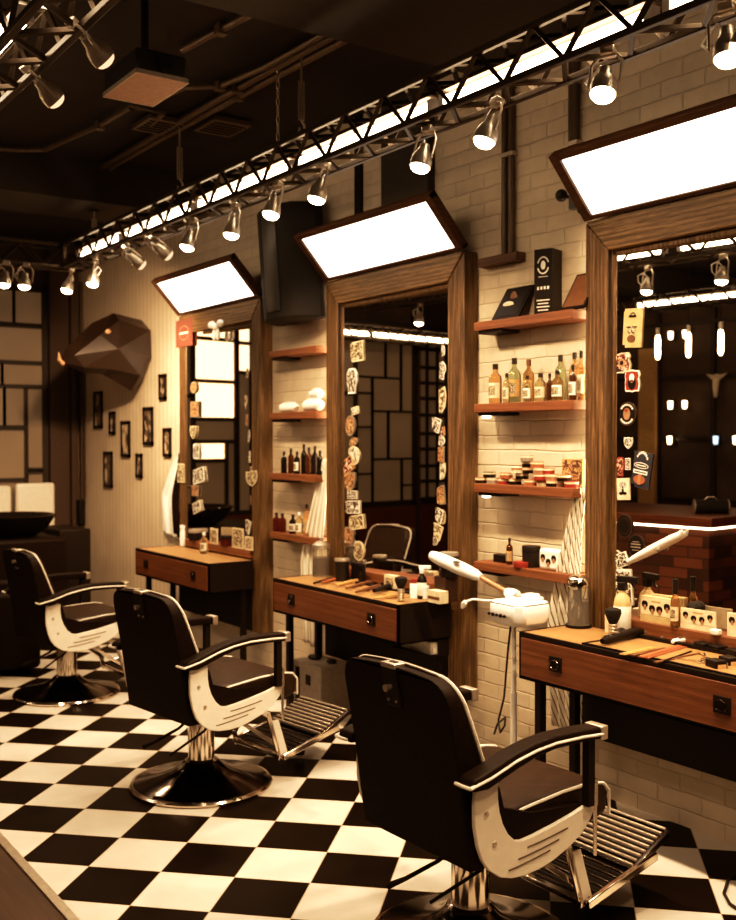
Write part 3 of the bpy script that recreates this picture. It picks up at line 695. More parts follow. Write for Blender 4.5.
# ------------------------------------------------------------------ things on the wall
o = thing('loudspeaker', 'tall black loudspeaker mounted between two mirrors', 'speaker', (3.645, 5.97, 2.475))
poly = [(0,-.30),(0,.30),(-.06,.32),(-.20,.22),(-.24,.10),(-.24,-.10),(-.20,-.22),(-.06,-.32)]
lean = .16
MB().prism(poly, lambda x, y: (x+.02, y, 0), lambda x, y: (x+.0, y+.06, .76)).build('cabinet', m['black_matte'], o, bevel=.02)
MB().prism([(-.245,-.09),(-.245,.09),(-.25,.08),(-.25,-.08)], lambda x, y: (x+.015, y+.005, .06), lambda x, y: (x+.0, y+.055, .74)).build('grille', m['black_plastic'], o)
MB().bb((.0,-.05,.3), (.0645,.05,.5)).build('wall_bracket', m['metal_black'], o)
o = MB().bb((3.655,4.64,2.80), (WX,5.10,CZ)).build('wall_duct', m['ceil_grey'], bevel=.01); tag(o, 'square dark duct rising up the wall behind the middle light panel', 'duct')
o = MB().bb((3.69,5.36,2.85), (WX,5.43,CZ)).build('wall_cable_channel', m['metal_black']); tag(o, 'narrow black channel on the wall right of the loudspeaker', 'channel')
def pipes(label, ys, z0, z1, x=3.685, r=.018):
    o = MB()
    for y in ys: o.cyl((x,y,z0), (x,y,z1), r, n=10)
    o = o.build('wall_pipe', m['pipe_grey']); tag(o, label, 'pipe', 'pipes on the brick wall')
    for z in (z0+.03, (z0+z1)/2): MB().box((x+.005, sum(ys)/2, z), (.045, .05+(max(ys)-min(ys)), .02)).build('pipe_clip', m['steel'], o)
pipes('pair of grey pipes running down the brick wall to the dark bracket', (3.985, 4.035), 2.60, CZ)
pipes('single grey pipe above the nearest light panel', (3.535, 3.56), 3.08, CZ)
o = MB().bb((3.64,3.90,2.60), (WX,4.20,2.645)).build('wall_bracket', m['lightframe'], bevel=.004); tag(o, 'dark wooden bracket at the foot of the double pipe', 'bracket')
o = thing('clip_lamp', 'small black clip lamp beside the nearest light panel', 'lamp', (3.59, 3.455, 2.80))
MB().ball((-.005,.075,.045), .03).build('lamp_head', m['black_plastic'], o)
MB().tube([(0,.05,.04),(.0,.02,.02),(.01,-.02,-.01),(.01,-.05,-.03)], .008, 6).box((.01,-.0,.0), (.035,.05,.06)).ball((.01,-.04,-.04), .022).build('lamp_arm', m['black_plastic'], o)

# ------------------------------------------------------------------ wall shelves
SZ = [2.30, 1.875, 1.46, 1.052]
def shelf(y0, y1, z, label, grp, puck):
    t = thing('wall_shelf', label, 'shelf', (WX, y0, z), 0, grp); w = y1-y0
    MB().bb((-.14, 0, -.045), (-.001, w, 0)).build('board', m['shelf'], t, bevel=.003)
    MB().bb((-.125, w-.20, -.062), (-.003, w-.02, -.046)).build('bracket', m['metal_black'], t)
    if puck: MB().lathe([(0,-.062),(.02,-.06),(.024,-.05),(.024,-.046),(0,-.046)], 16, (-.09, w-.045, -.014)).build('puck_lamp', m['puck_emit'], t)
for i, (z, nm_) in enumerate(zip(SZ, ('top', 'second', 'third', 'lowest'))):
    shelf(3.44, 4.145, z, f'{nm_} wooden shelf between the nearest and middle mirrors', 'shelves between the nearest and middle mirrors', i in (1, 2))
    shelf(5.70, 6.31, z, f'{nm_} wooden shelf between the middle and farthest mirrors', 'shelves between the middle and farthest mirrors', False)

# ------------------------------------------------------------------ bottles and jars
def bottle(label, p, h, r, glass, cap='black_plastic', lab='cream', neck=.34, cap_h=.13, square=False, group=None, labart=None, shoulder=.72):
    t = thing('bottle', label, 'bottle', p, random.uniform(-.3,.3), group)
    nr = r*neck; hb = h*(1-cap_h)
    prof = [(0,0),(r*.94,0),(r,.012*h/.2),(r,h*shoulder*.86),(r*.9,h*shoulder*.95),(nr*1.15,h*shoulder*1.08),(nr,min(hb-.004,h*shoulder*1.14)),(nr,hb),(0,hb)]
    MB().lathe(prof, 4 if square else 16).build('body', m[glass], t, bevel=.004 if square else 0)
    MB().cyl((0,0,hb-.002), (0,0,h), nr*1.3, nr*1.25, 12).build('cap', m[cap], t)
    if lab:
        l = MB(); n = 10; a0 = PI*.62; zz = (h*.14, h*shoulder*.72)
        l.grid(lambda u, v: ((r+.0012)*math.cos(a0+u*PI*.9), (r+.0012)*math.sin(a0+u*PI*.9), zz[0]+(zz[1]-zz[0])*v), n, 1)
        lo_ = l.build('paper_label', m[lab], t)
        l2 = MB(); l2.grid(lambda u, v: ((r+.0022)*math.cos(PI*.86+u*PI*.42), (r+.0022)*math.sin(PI*.86+u*PI*.42), h*.2+(h*shoulder*.62-h*.2)*v), 6, 1); l2.build('label_print', m[labart or 'art_cream'], lo_)
    return t
def py_on(px, x, z): return AX(px, 440+ (1.69-z)*200, x).y
G = 'bottles on the second shelf between the nearest and middle mirrors'
for (cx, x, h, r, gl, cap, lab, lbl) in (
    (155,3.625,.205,.034,'orange_glass','black_plastic','cream','orange round bottle with black cap, first from the left on the second shelf'),
    (212,3.600,.150,.018,'pale_glass','black_plastic','cream','slim pale bottle in front of the tall green glass one'),
    (252,3.640,.228,.033,'green_glass','black_plastic','tan','tall pale green bottle with black cap, left half of the second shelf'),
    (325,3.650,.215,.028,'amber_glass','brown','tan','tall amber bottle behind a small white labelled one'),
    (318,3.600,.130,.019,'pale_glass','black_plastic','white','small bottle with a white label, before the tall amber one'),
    (385,3.615,.138,.028,'pale_glass','black_plastic','cream','squat pale yellow bottle in the middle of the second shelf'),
    (432,3.625,.135,.016,'brown_glass','black_plastic',None,'thin dark brown bottle between two squat pale ones'),
    (472,3.605,.145,.027,'amber_glass','black_plastic','white','squat pale bottle before the tall green one at right'),
    (487,3.665,.225,.027,'green_glass','black_plastic',None,'tall green bottle standing at the back, right of centre'),
    (560,3.665,.230,.026,'amber_glass','black_plastic','tan','tall amber bottle with black cap at the right end of the second shelf'),
    (552,3.600,.165,.019,'brown_glass','black_plastic','white','brown dropper bottle before the tall amber one at the right end'),
    (594,3.66,.235,.020,'orange_glass','black_plastic','cream','bottle half hidden by the nearest mirror frame')):
    y = AX(465+cx/5.11, 403, x).y; y = max(y, 3.465)
    bottle(lbl, (x, y, SZ[1]), h, r, m and gl, cap, lab, group=G)
# shelf top: leaning pictures and a black carton
def leaning(name, label, y, w, h, x, z, tilt, skew, pr, frame='ink'):
    t = thing(name, label, 'picture', (x, y, z), skew)
    a = Matrix.Rotation(tilt, 3, 'Y')
    MB().box(a @ Vector((0,0,h/2)), (.012, w, h), a).build('frame', m[frame], t, bevel=.002)
    k = MB().box(a @ Vector((-.007,0,h/2)), (.002, w*.86, h*.88), a).build('print', m[pr], t)
    return t, a
t_, a_ = leaning('leaning_picture', 'small black framed portrait leaning on the top shelf', AX(506,316,3.59).y, .20, .20, 3.585, SZ[0], R(33), 0, 'ink')
MB().ball(a_ @ Vector((-.009,.005,.13)), .026, (.12,1,1.2)).build('painted_face', m['brown'], t_)
MB().ball(a_ @ Vector((-.009,.02,.085)), .034, (.1,1.2,.5)).build('painted_collar', m['cream'], t_)
leaning('leaning_picture', 'dark picture leaning at the right end of the top shelf', 3.455, .15, .21, 3.585, SZ[0], R(32), 0, 'brown')
t_ = thing('carton', 'tall black carton with a white crest on the top shelf', 'box', (3.645, AX(548,312,3.645).y, SZ[0]), .30)
MB().bb((-.05,-.05,0), (.05,.05,.315)).build('box', m['ink'], t_, bevel=.002)
em = MB()
for a in range(20):
    q = 2*PI*a/20; q2 = 2*PI*(a+1)/20
    if a in (9, 10, 19, 0): continue
    em.bar((-.051, .030*math.cos(q), .235+.040*math.sin(q)), (-.051, .030*math.cos(q2), .235+.040*math.sin(q2)), .002, .007)
em.ball((-.051,0,.236), .016, (.12,.8,1.4)).build('crest', m['white'], t_)
gl = MB()
for k in range(4): gl.box((-.051, -.027+.018*k, .125), (.002,.010,.015))
for k in range(4): gl.box((-.051, 0, .066-.016*k), (.002,.070-.014*(k % 2),.006))
gl.box((-.051,0,.180), (.002,.05,.003)).build('lettering', m['white'], t_)
# tins on the third shelf
cols = ['rust','grey','red','copper','rust','cream','rust','copper','red','ink']
cn = {'rust':'rust brown','cream':'cream','red':'dark red','copper':'copper','grey':'grey','ink':'black'}
def tin(label, p, r, h, c, j_=1):
    t = thing('pomade_tin', label, 'tin', p, 0, 'pomade tins on the third shelf')
    MB().lathe([(0,0),(r*.97,0),(r*.97,h*.5),(0,h*.5)], 18).build('tin_base', m[c if j_ % 3 else 'ink'], t)
    MB().lathe([(0,h*.5),(r,h*.5),(r,h*.93),(r*.95,h),(0,h)], 18).build('lid', m[c], t)
    MB().lathe([(r*1.003,h*.57),(r*1.006,h*.58),(r*1.006,h*.86),(r*1.003,h*.87)], 18).build('band', m['cream'] if c != 'cream' else m['rust'], t)
layers = [([65,130,190,255,345,415,470,525,575], 0), ([110,205,295,400,462,530], 1), ([272,335,395,440], 2), ([330,380], 3), ([322], 4)]
order = ['first','second','third','fourth','fifth','sixth','seventh','eighth','ninth']
ln = ['bottom','second','third','fourth','topmost']
k = 0
for cx, L in layers:
    for j, q in enumerate(cx):
        x = 3.625+.022*((j+L) % 2); c = cols[k % len(cols)]; k += 1; h = .030
        y = max(AX(470+q/5.66, 485-L*6, x).y, 3.475)
        lb = f'{cn[c]} pomade tin, {order[j]} from the left in the {ln[L]} layer of the third shelf' if L < 4 else f'{cn[c]} pomade tin on the very top of the tin pile'
        tin(lb, (x, y, SZ[2]+L*h*1.003), .034, h, c, j+L)
t_ = thing('product_box', 'tan printed box behind the tins at the right', 'box', (3.69, 3.53, SZ[2]))
MB().bb((-.02,-.06,.0), (.0,.075,.135)).build('box', m['tan'], t_); MB().bb((-.0215,-.055,.004), (-.02,.07,.13)).build('print', m['art_rust'], t_)
# lowest shelf
bottle('small slim amber bottle on the lowest shelf', (3.62, AX(425+338/4, 560, 3.62).y, SZ[3]), .135, .017, 'brown_glass', 'black_plastic', 'tan')
def jar(name, label, p, r, h, body, lid, lidh=.25, cat='jar', group=None):
    t = thing(name, label, cat, p, 0, group)
    MB().lathe([(0,0),(r*.96,0),(r,.006),(r,h*(1-lidh)),(r*.95,h*(1-lidh)),(0,h*(1-lidh))], 20).build('body', m[body], t)
    MB().lathe([(0,h*(1-lidh)),(r*1.04,h*(1-lidh)),(r*1.04,h*.97),(r,h),(0,h)], 20).build('lid', m[lid], t); return t
jar('jar', 'large black jar on the lowest shelf', (3.64, AX(425+425/4, 560, 3.64).y, SZ[3]), .045, .105, 'black_plastic', 'ink', .3)
jar('tin', 'flat red tin lying on the lowest shelf', (3.60, AX(425+388/4, 565, 3.60).y, SZ[3]), .043, .028, 'red', 'red', .5, 'tin')
o = MB().box((0,0,.02), (.05,.09,.04)).build('small_box', m['ink'], loc=(3.66, AX(425+310/4, 560, 3.66).y, SZ[3]), bevel=.002); tag(o, 'low black box behind the slim bottle on the lowest shelf', 'box')
def face_card(t, y0, z0, w, h, x, n):     # small hair portraits printed on a card
    for k in range(n):
        y = y0+w*((k+.5)/n-.5); z = z0+h*(.5 if k % 2 == 0 else .3)
        MB().ball((x,y,z+h*.12), h*.17, (.06,1,1.05), 10, 6).build('printed_hair', m['ink'], t)
        MB().ball((x-.0008,y,z), h*.12, (.06,.85,1.1), 10, 6).build('printed_face', m['copper'], t)
t_ = thing('product_box', 'white rounded box with dark portraits on the lowest shelf', 'box', (3.63, AX(425+505/4, 568, 3.63).y, SZ[3]))
MB().bb((-.03,-.075,0), (.03,.06,.105)).build('box', m['white'], t_, bevel=.018, seg=4); face_card(t_, -.01, .0, .11, .10, -.031, 3)

# shelves between the middle and the farthest mirror
def towel_roll(label, p, L, r, rz):
    t = thing('folded_towel', label, 'towel', p, rz, 'folded white towels')
    MB().tube([(0,-L/2,r*.8),(0,-L/2+.01,r),(0,-L/4,r*1.05),(0,L/4,r*.98),(0,L/2-.01,r),(0,L/2,r*.85)], [r*.6,r*.95,r,r,r*.95,r*.6], 12).build('roll', m['towel_white'], t)
    MB().tube([(0,-L/2+.012,2*r),(0,0,2*r+.006),(0,L/2-.012,2*r)], .007, 6).build('fold', m['towel_white'], t)
towel_roll('small folded white towel at the left of the second shelf', (3.63, 6.14, SZ[1]), .17, .032, .1)
towel_roll('large white towel piled at the right of the second shelf', (3.625, 5.82, SZ[1]), .20, .04, -.1)
towel_roll('white towel lying on top of the large one', (3.635, 5.80, SZ[1]+.083), .16, .03, -.2)
G = 'dark bottles on the third shelf'
for j, (px, h, gl, cap, lbl) in enumerate(((284,.15,'black_glass','black_plastic','dark bottle at the left end of the third shelf'),(291,.17,'brown_glass','black_plastic','dark brown bottle, second from the left on the third shelf'),(297,.15,'black_glass','black_plastic','dark bottle, third from the left on the third shelf'),
    (304,.20,'black_glass','black_plastic','tallest black bottle among the dark ones on the third shelf'),(309,.18,'brown_glass','black_plastic','dark bottle right of the tallest on the third shelf'),(315,.19,'black_glass','black_plastic','dark tall bottle second from the right on the third shelf'),(320,.16,'black_glass','black_plastic','dark bottle at the right end of the third shelf'))):
    x = 3.62+.03*(j % 2); bottle(lbl, (x, AX(px, 472, x).y, SZ[2]), h, .021, gl, cap, 'white' if j == 2 else None, group=G)
G = 'bottles on the lowest shelf between the middle and farthest mirrors'
for j, (px, h, gl, cap, lab, lbl) in enumerate(((276.5,.13,'red_glass','black_plastic',None,'dark red bottle at the left end of the lowest shelf'),(282.5,.13,'red_glass','black_plastic',None,'second dark red bottle on the lowest shelf'),(293,.13,'black_glass','black_plastic','white','black bottle with a pale label in the middle of the lowest shelf'),(299.5,.15,'pale_glass','white_plastic','white','white labelled bottle on the lowest shelf'),(307,.21,'orange_glass','black_plastic','tan','tall amber bottle at the right of the lowest shelf'))):
    bottle(lbl, (3.62, AX(px, 534, 3.62).y, SZ[3]), h, .026, gl, cap, lab, group=G)

# ------------------------------------------------------------------ towels hung from the mirror frames
def hung_towel(label, x, ya, yb, zt, zb, mat, wtop=.03, folds=5, drift=0.0, seed=1):
    bm = bmesh.new(); nu, nv = 28, 30; uvl = bm.loops.layers.uv.new('UVMap'); rr = random.Random(seed); ph = rr.uniform(0,6)
    yc_t = ya; W = yb-ya; V = []; UV = {}
    for j in range(nv+1):
        v = j/nv; z = zt-(zt-zb)*v; wd = wtop+(W-wtop)*min(1, v*1.8)**.9; yl = ya+drift*v*0
        row = []
        for i in range(nu+1):
            u = i/nu; y = yl+wd*u+(.012*math.sin(v*9+ph) if v < .95 else 0)*(1-u)
            amp = .022*(1-.35*v); dx = amp*math.sin(u*folds*2*PI+ph+v*1.5)*(.4+.6*u)
            zz = z+(.05*u if v > .9 else .05*u*v/.9)
            vt = bm.verts.new((x+dx-.02*math.sin(v*PI), y, zz)); UV[vt] = (u*.34, v*(zt-zb)); row.append(vt)
        V.append(row)
    for j in range(nv):
        for i in range(nu):
            f = bm.faces.new([V[j][i], V[j][i+1], V[j+1][i+1], V[j+1][i]])
            for l in f.loops: l[uvl].uv = UV[l.vert]
    me = bpy.data.meshes.new('hanging_towel'); bm.to_mesh(me); bm.free(); me.polygons.foreach_set('use_smooth', [True]*len(me.polygons)); me.materials.append(m[mat])
    o = bpy.data.objects.new('hanging_towel', me); COL.objects.link(o); k = o.modifiers.new('s', 'SOLIDIFY'); k.thickness = .004
    h = MB().tube([(x+.05,ya+.01,zt+.0),(x,ya+.01,zt-.005),(x-.012,ya+.01,zt+.012)], .006, 6).build('hook', m['steel'], o)
    return tag(o, label, 'towel')
hung_towel('brown striped white towel hanging on the nearest mirror frame', 3.635, 3.425, 3.645, 1.46, .25, 'stripe_wide', .03, 4, 0, 2)
hung_towel('long white towel hanging at the left of the middle mirror', 3.635, 5.665, 5.94, 1.56, .28, 'stripe_fine', .03, 4, 0, 5)
hung_towel('white cloth hanging left of the farthest mirror', 3.672, 7.93, 8.36, 1.62, .84, 'towel_white', .03, 3, 0, 8)
hung_towel('black cloth hanging in front of the white one by the farthest mirror', 3.640, 7.888, 8.03, 1.58, .86, 'leather', .03, 2, 0, 9)

# ------------------------------------------------------------------ facial steamer on its pole
SX, SY = 3.35, 3.60
t = thing('facial_steamer', 'white facial steamer on a pole left of the nearest desk', 'steamer', (SX, SY, 0))
MB().cyl((0,0,.03), (0,0,.50), .0165, n=16).cyl((0,0,.48), (0,0,.83), .012, n=16).build('pole', m['white_plastic'], t)
fb = MB().lathe([(0,.02),(.03,.02),(.03,.06),(0,.06)], 14)
for a in range(5):
    q = R(20+72*a); fb.bar((0,0,.035), (.17*math.cos(q), .17*math.sin(q), .02), .022, .018).ball((.17*math.cos(q), .17*math.sin(q), .012), .012)
fb.build('foot', m['white_plastic'], t)
hp = [(-.13,-.09),(-.13,.05),(-.09,.09),(.06,.09),(.09,.05),(.09,-.09),(.05,-.13),(-.09,-.13)]
hb = MB()
for z, s in ((.825,.72),(.85,.9),(.90,1.0),(.935,.98),(.952,.86)):
    pass
rings = []
for z, s in ((.832,.72),(.850,.92),(.885,1.0),(.928,.98),(.942,.9)):
    rings.append([hb.bm.verts.new((x*s*1.08+.005, y*s*1.08-.035, z)) for x, y in hp])
hb.loft(rings)
hd = hb.build('tank', m['white_plastic'], t, bevel=.012, seg=3)
MB().box((.02,-.05,.948), (.13,.13,.02)).box((.05,-.07,.963), (.05,.06,.016)).build('tank_lid', m['white_plastic'], hd, bevel=.008)
MB().box((-.02,-.045,.960), (.025,.03,.004)).build('badge', m['grey'], hd)
ct = MB()
for k in range(5): ct.cyl((-.120, -.085+.026*k, .884), (-.142, -.085+.026*k, .882), .007+.002*(k%2), n=8)
ct.build('control_knobs', m['ink'], hd)
rel = lambda q: Vector((q.x-SX, q.y-SY, q.z))
aa = rel(AX(516,597,3.34)); a1 = rel(AX(478,576,3.30)); a2 = rel(AX(433,556,3.27))
MB().tube([aa, aa.lerp(a1,.12), aa.lerp(a1,.25)], [.033,.03,.02], 14).build('arm_socket', m['white_plastic'], t)
MB().tube([aa.lerp(a1,.15), a1], .0125, 10).build('arm', m['copper'], t)
d_ = (a2-a1)
nz_ = MB().tube([a1-d_*.06, a1+d_*.05, a1+d_*.35, a1+d_*.7, a1+d_*.95, a1+d_*1.03], [.018,.028,.034,.033,.029,.024], 16).build('nozzle', m['white_plastic'], t)
MB().box(a1+d_*.42+Vector((-.03,-.02,.03)), (.012,.04,.012)).build('badge', m['grey'], nz_)
MB().tube([(.0,.02,.82),(.01,.05,.70),(.03,.10,.45),(.02,.13,.33),(-.03,.06,.30),(-.03,.03,.34),(.02,.08,.36),(.06,.18,.30),(.12,.27,.22)], .005, 6).build('power_cord', m['rubber'], t)
# small white hose end hung by the middle mirror
t = thing('hose_end', 'small white hose end hanging beside the middle desk', 'hose', AX(462,604,3.40))
MB().tube([(0,0,-.02),(.0,-.015,.0),(.0,-.03,.015)], [.008,.017,.012], 10).build('hose_tip', m['white_plastic'], t)
MB().tube([(0,-.03,.015),(.02,-.06,.03),(.06,-.10,.025),(.14,-.14,.02),(.22,-.13,.03)], .006, 8).build('hose', m['white_plastic'], t)

# ------------------------------------------------------------------ stickers on the mirrors
def sticker(label, px, py, w, h, shape, base, pr, grp, x=None, rot=0.0, extra=None):
    if x is None:        # on the turned glass of whichever mirror hangs there
        yy = AX(px, py, 3.66).y; y0 = min(MIR, key=lambda q: abs(q+MW/2-yy)); x = (3.662-.08*(yy-y0-MW/2) if y0 == MIR[2] else 3.672-.06*(yy-y0-MW/2))-.0045; x = min(x, 3.70)
    p = AX(px, py, x); t = thing('sticker', label, 'sticker', p, .0, grp)
    W, H = abs(AX(px+w/2,py,x).y-AX(px-w/2,py,x).y)/2*.96, h*(p-_C).dot(_f)/FPX/2
    if shape == 'round': poly = [(math.cos(2*PI*k/24), math.sin(2*PI*k/24)) for k in range(24)]
    elif shape == 'oval': poly = [(math.cos(2*PI*k/24)*.95, math.sin(2*PI*k/24)) for k in range(24)]
    elif shape == 'shield': poly = [(-.9,.95),(-.4,.85),(0,1),(.4,.85),(.9,.95),(.98,.2),(.75,-.5),(0,-1),(-.75,-.5),(-.98,.2)]
    elif shape == 'crest': poly = [(-.8,.9),(-.2,.95),(0,1),(.2,.95),(.8,.9),(.95,.5),(.8,.2),(.95,-.3),(.8,-.9),(.2,-.92),(0,-1),(-.2,-.92),(-.8,-.9),(-.95,-.3),(-.8,.2),(-.95,.5)]
    elif shape == 'skull': poly = [(-.6,-.9),(.6,-.9),(.65,-.4),(.95,0),(.9,.55),(.5,.95),(-.5,.95),(-.9,.55),(-.95,0),(-.65,-.4)]
    else: poly = [(-1,-1),(1,-1),(1,1),(-1,1)]
    c, s_ = math.cos(rot), math.sin(rot)
    # image right is -Y on this wall
    def f(k, sc): return lambda a, b: (k, -(a*W*sc*c-b*H*sc*s_), a*W*sc*s_+b*H*sc*c)
    bs = MB().prism(poly, f(0,1), f(.0022,1)).build('backing', m[base], t, flat=True)
    MB().prism(poly, f(-.0012,.86), f(.0,.86)).build('print', m[pr], t, flat=True)
    for dk, e in enumerate(extra or []):
        kind, a, b, ww, hh, mt = e; kd = -.0022-.0005*dk
        mb = MB()
        if kind == 'bar': mb.prism([(a-ww,b-hh),(a+ww,b-hh),(a+ww,b+hh),(a-ww,b+hh)], f(kd,1), f(-.001,1))
        elif kind == 'arc': 
            for q in range(7):
                t0 = PI*(.15+.7*q/7)+(PI if hh < 0 else 0); t1 = PI*(.15+.7*(q+.75)/7)+(PI if hh < 0 else 0)
                mb.prism([(a+ww*math.cos(t0), b+ww*math.sin(t0)), (a+ww*math.cos(t1), b+ww*math.sin(t1)), (a+ww*.8*math.cos(t1), b+ww*.8*math.sin(t1)), (a+ww*.8*math.cos(t0), b+ww*.8*math.sin(t0))], f(kd,1), f(-.001,1))
        else: mb.prism([(a+ww*math.cos(2*PI*q/14), b+hh*math.sin(2*PI*q/14)) for q in range(14)], f(kd,1), f(-.001,1))
        mb.build('printed_mark', m[mt], t, flat=True)
    return t
G = 'stickers down the left edge of the nearest mirror'
sx = 3.668
sticker('large tan sticker with a mustached line drawing, near the top left of the nearest mirror', 632, 328, 21, 39, 'rect', 'amber_card', 'amber_card', G, None, -.06, [('arc',.05,.42,.38,1,'ink'),('dot',0,-.12,.42,.24,'art_cream'),('bar',-.3,.05,.22,.03,'ink'),('bar',.3,.05,.22,.03,'ink'),('dot',0,-.55,.4,.2,'brown'),('bar',.0,.6,.3,.05,'ink')])
sticker('cream and red crest sticker below the large tan one', 622, 363, 18, 21, 'crest', 'cream', 'art_red', G, None, .1, [('arc',0,.2,.6,1,'red'),('dot',0,0,.4,.45,'copper'),('dot',0,0,.2,.22,'ink')])
sticker('white edged oval sticker with a bearded face on red', 632, 381, 17, 23, 'crest', 'white', 'red', G, None, 0, [('dot',0,-.15,.5,.6,'ink'),('dot',0,.25,.32,.4,'white'),('dot',0,.0,.25,.12,'brown')])
sticker('round black sticker with a red head and white lettering', 627, 414, 19, 24, 'round', 'dark_disc', 'ink', G, None, 0, [('arc',0,.05,.8,1,'white'),('arc',0,-.05,.8,-1,'white'),('dot',0,0,.38,.5,'copper'),('dot',-.05,.3,.18,.14,'red')])
sticker('tiny white sticker below the round black one', 628, 443, 9, 12, 'shield', 'white', 'art_white', G, None)
sticker('dark slate rectangular sticker with lettering bands and an orange flame', 641, 470, 20, 36, 'rect', 'navy', 'navy', G, None, -.16, [('arc',0,.35,.7,1,'white'),('dot',0,.25,.75,.17,'white'),('dot',0,.25,.68,.12,'ink'),('bar',0,.25,.5,.035,'white'),('bar',0,-.12,.72,.11,'white'),('bar',0,-.12,.6,.03,'navy'),('dot',0,-.55,.6,.25,'rust'),('bar',.0,-.52,.15,.3,'copper')])
sticker('dark red figure sticker at the frame, left of the slate one', 620, 467, 9, 21, 'skull', 'red', 'art_red', G, None)
sticker('narrow white sticker beside the dark red figure', 627.5, 464, 5, 12, 'rect', 'white', 'art_white', G, None)
sticker('white square sticker with a black mustache', 623, 489, 13, 22, 'rect', 'cream', 'cream', G, None, .05, [('dot',0,.35,.55,.3,'art_white'),('dot',-.3,-.4,.3,.14,'ink'),('dot',.3,-.4,.3,.14,'ink'),('bar',0,-.2,.14,.2,'ink')])
sticker('round dark brown sticker, upper of the two dark discs', 624, 526, 17, 24, 'round', 'dark_disc', 'ink', G, None, 0, [('dot',0,0,.70,.70,'dark_disc'),('dot',0,0,.64,.64,'ink')])
sticker('round black sticker with fine lettering, lower of the two dark discs', 636, 546, 18, 24, 'round', 'dark_disc', 'ink', G, None, 0, [('bar',0,.35,.4,.03,'grey'),('bar',0,.15,.55,.05,'grey'),('bar',0,-.1,.55,.05,'grey'),('bar',0,-.35,.4,.03,'grey')])
sticker('small white photo sticker leaning under the dark discs', 621, 560, 13, 14, 'rect', 'white', 'art_white', G, None, .35)
sticker('tall white card sticker with line drawings above the spray bottle', 623, 587, 18, 36, 'rect', 'white', 'art_white', G, None, .08)
prs = ['art_cream','art_white','art_red','art_black','art_rust']; bss = ['cream','white','tan','cream','grey']
def strip(grp, where, seq):
    for j, (px, py, w, h, sh, ci, rot, txt) in enumerate(seq):
        sticker(f'{txt} sticker, {where}', px, py, w, h, sh, bss[ci], prs[ci], grp, None if 'overlapping' not in txt and 'on the frame' not in txt else 3.600, rot)
def sq(scale, x0, y0, lst): return [(x0+a/scale, y0+b/scale, w/scale, h/scale, sh, ci, r_, tx) for a, b, w, h, sh, ci, r_, tx in lst]
o1 = ['topmost','second from the top','third from the top','fourth from the top','fifth from the top','sixth from the top','seventh from the top','eighth from the top','ninth from the top','tenth from the top','eleventh from the top','twelfth from the top','thirteenth from the top']
strip('stickers down the left edge of the middle mirror', 'left edge of the middle mirror', sq(3.07, 320, 270, [(112,250,44,62,'rect',0,.05,'topmost tan square'),(97,342,36,84,'skull',1,0,'tall white cut out'),(107,432,26,26,'crest',3,.2,'small dark and white'),(92,478,32,64,'oval',4,-.1,'orange oval'),(102,528,28,26,'round',4,.3,'small rust'),(102,570,40,58,'round',3,0,'round dark'),(84,600,36,44,'rect',2,.4,'red tilted'),(90,650,38,64,'shield',4,.0,'tan shield shaped'),(98,690,30,26,'rect',1,0,'small pale'),(98,728,48,40,'rect',1,.05,'wide white printed'),(108,775,54,44,'rect',0,.15,'cream lettered'),(88,815,34,50,'crest',4,-.2,'dull pink crest'),(118,862,38,60,'oval',0,0,'lowest oval portrait')]))
strip('stickers down the right edge of the middle mirror', 'right edge of the middle mirror', sq(3.07, 320, 270, [(374,248,22,44,'oval',1,0,'topmost white'),(368,310,40,60,'skull',1,0,'white skull shaped'),(367,402,44,88,'shield',0,.1,'largest cream'),(348,472,44,44,'rect',1,-.3,'tilted white square'),(372,496,24,28,'rect',2,.1,'small reddish'),(366,524,36,34,'round',1,0,'round pale blue white'),(364,566,36,50,'rect',4,0,'orange rectangular'),(370,620,34,60,'shield',3,0,'black and white shield'),(362,692,44,58,'rect',4,.12,'tan square'),(356,748,42,44,'rect',1,-.35,'tilted white printed'),(377,758,20,56,'oval',0,0,'narrow oval'),(352,796,46,46,'rect',0,-.4,'lowest tilted cream'),(350,832,26,30,'round',1,0,'small round white at the bottom')]))
strip('stickers down the left edge of the farthest mirror', 'left edge of the farthest mirror', sq(3.68, 170, 310, [(86,285,26,44,'oval',4,0,'topmost dull tan'),(90,365,32,58,'rect',4,0,'orange rectangular'),(84,450,24,50,'shield',0,0,'cream shield'),(96,520,26,60,'crest',1,0,'white crest'),(40,600,28,70,'rect',0,0,'tall pale card, on the frame'),(104,610,44,54,'rect',1,.2,'wide white'),(92,665,26,40,'rect',4,0,'small rust'),(98,725,30,40,'rect',1,.3,'lowest tilted white')]))
strip('stickers down the right edge of the farthest mirror', 'right edge of the farthest mirror', sq(3.68, 170, 310, [(278,232,24,54,'oval',0,0,'topmost oval'),(272,340,26,60,'skull',0,0,'pale cut out'),(276,405,24,44,'rect',4,0,'small tan'),(282,470,26,60,'shield',1,0,'bright white shield'),(284,540,24,44,'rect',1,0,'bright white square'),(290,590,30,40,'round',0,0,'round cream'),(300,620,46,60,'shield',0,.1,'large curled cream, overlapping the frame'),(290,700,20,40,'rect',4,0,'small dark tan'),(275,790,40,50,'rect',1,-.3,'lowest tilted white')]))
t_ = sticker('red square card on the top left corner of the farthest mirror frame', 184, 333, 17, 27, 'rect', 'dull_red', 'dull_red', 'cards on the farthest mirror frame', 3.603, 0, [('dot',0,0,.62,.55,'copper'),('dot',0,0,.55,.48,'dull_red'),('bar',0,0,.5,.07,'cream')])
o = MB()
for s in (-1, 1): o.ball((0, s*.07, .02), .05, (.5,1,.6)).ball((0, s*.03, -.06), .035, (.5,.6,1.3))
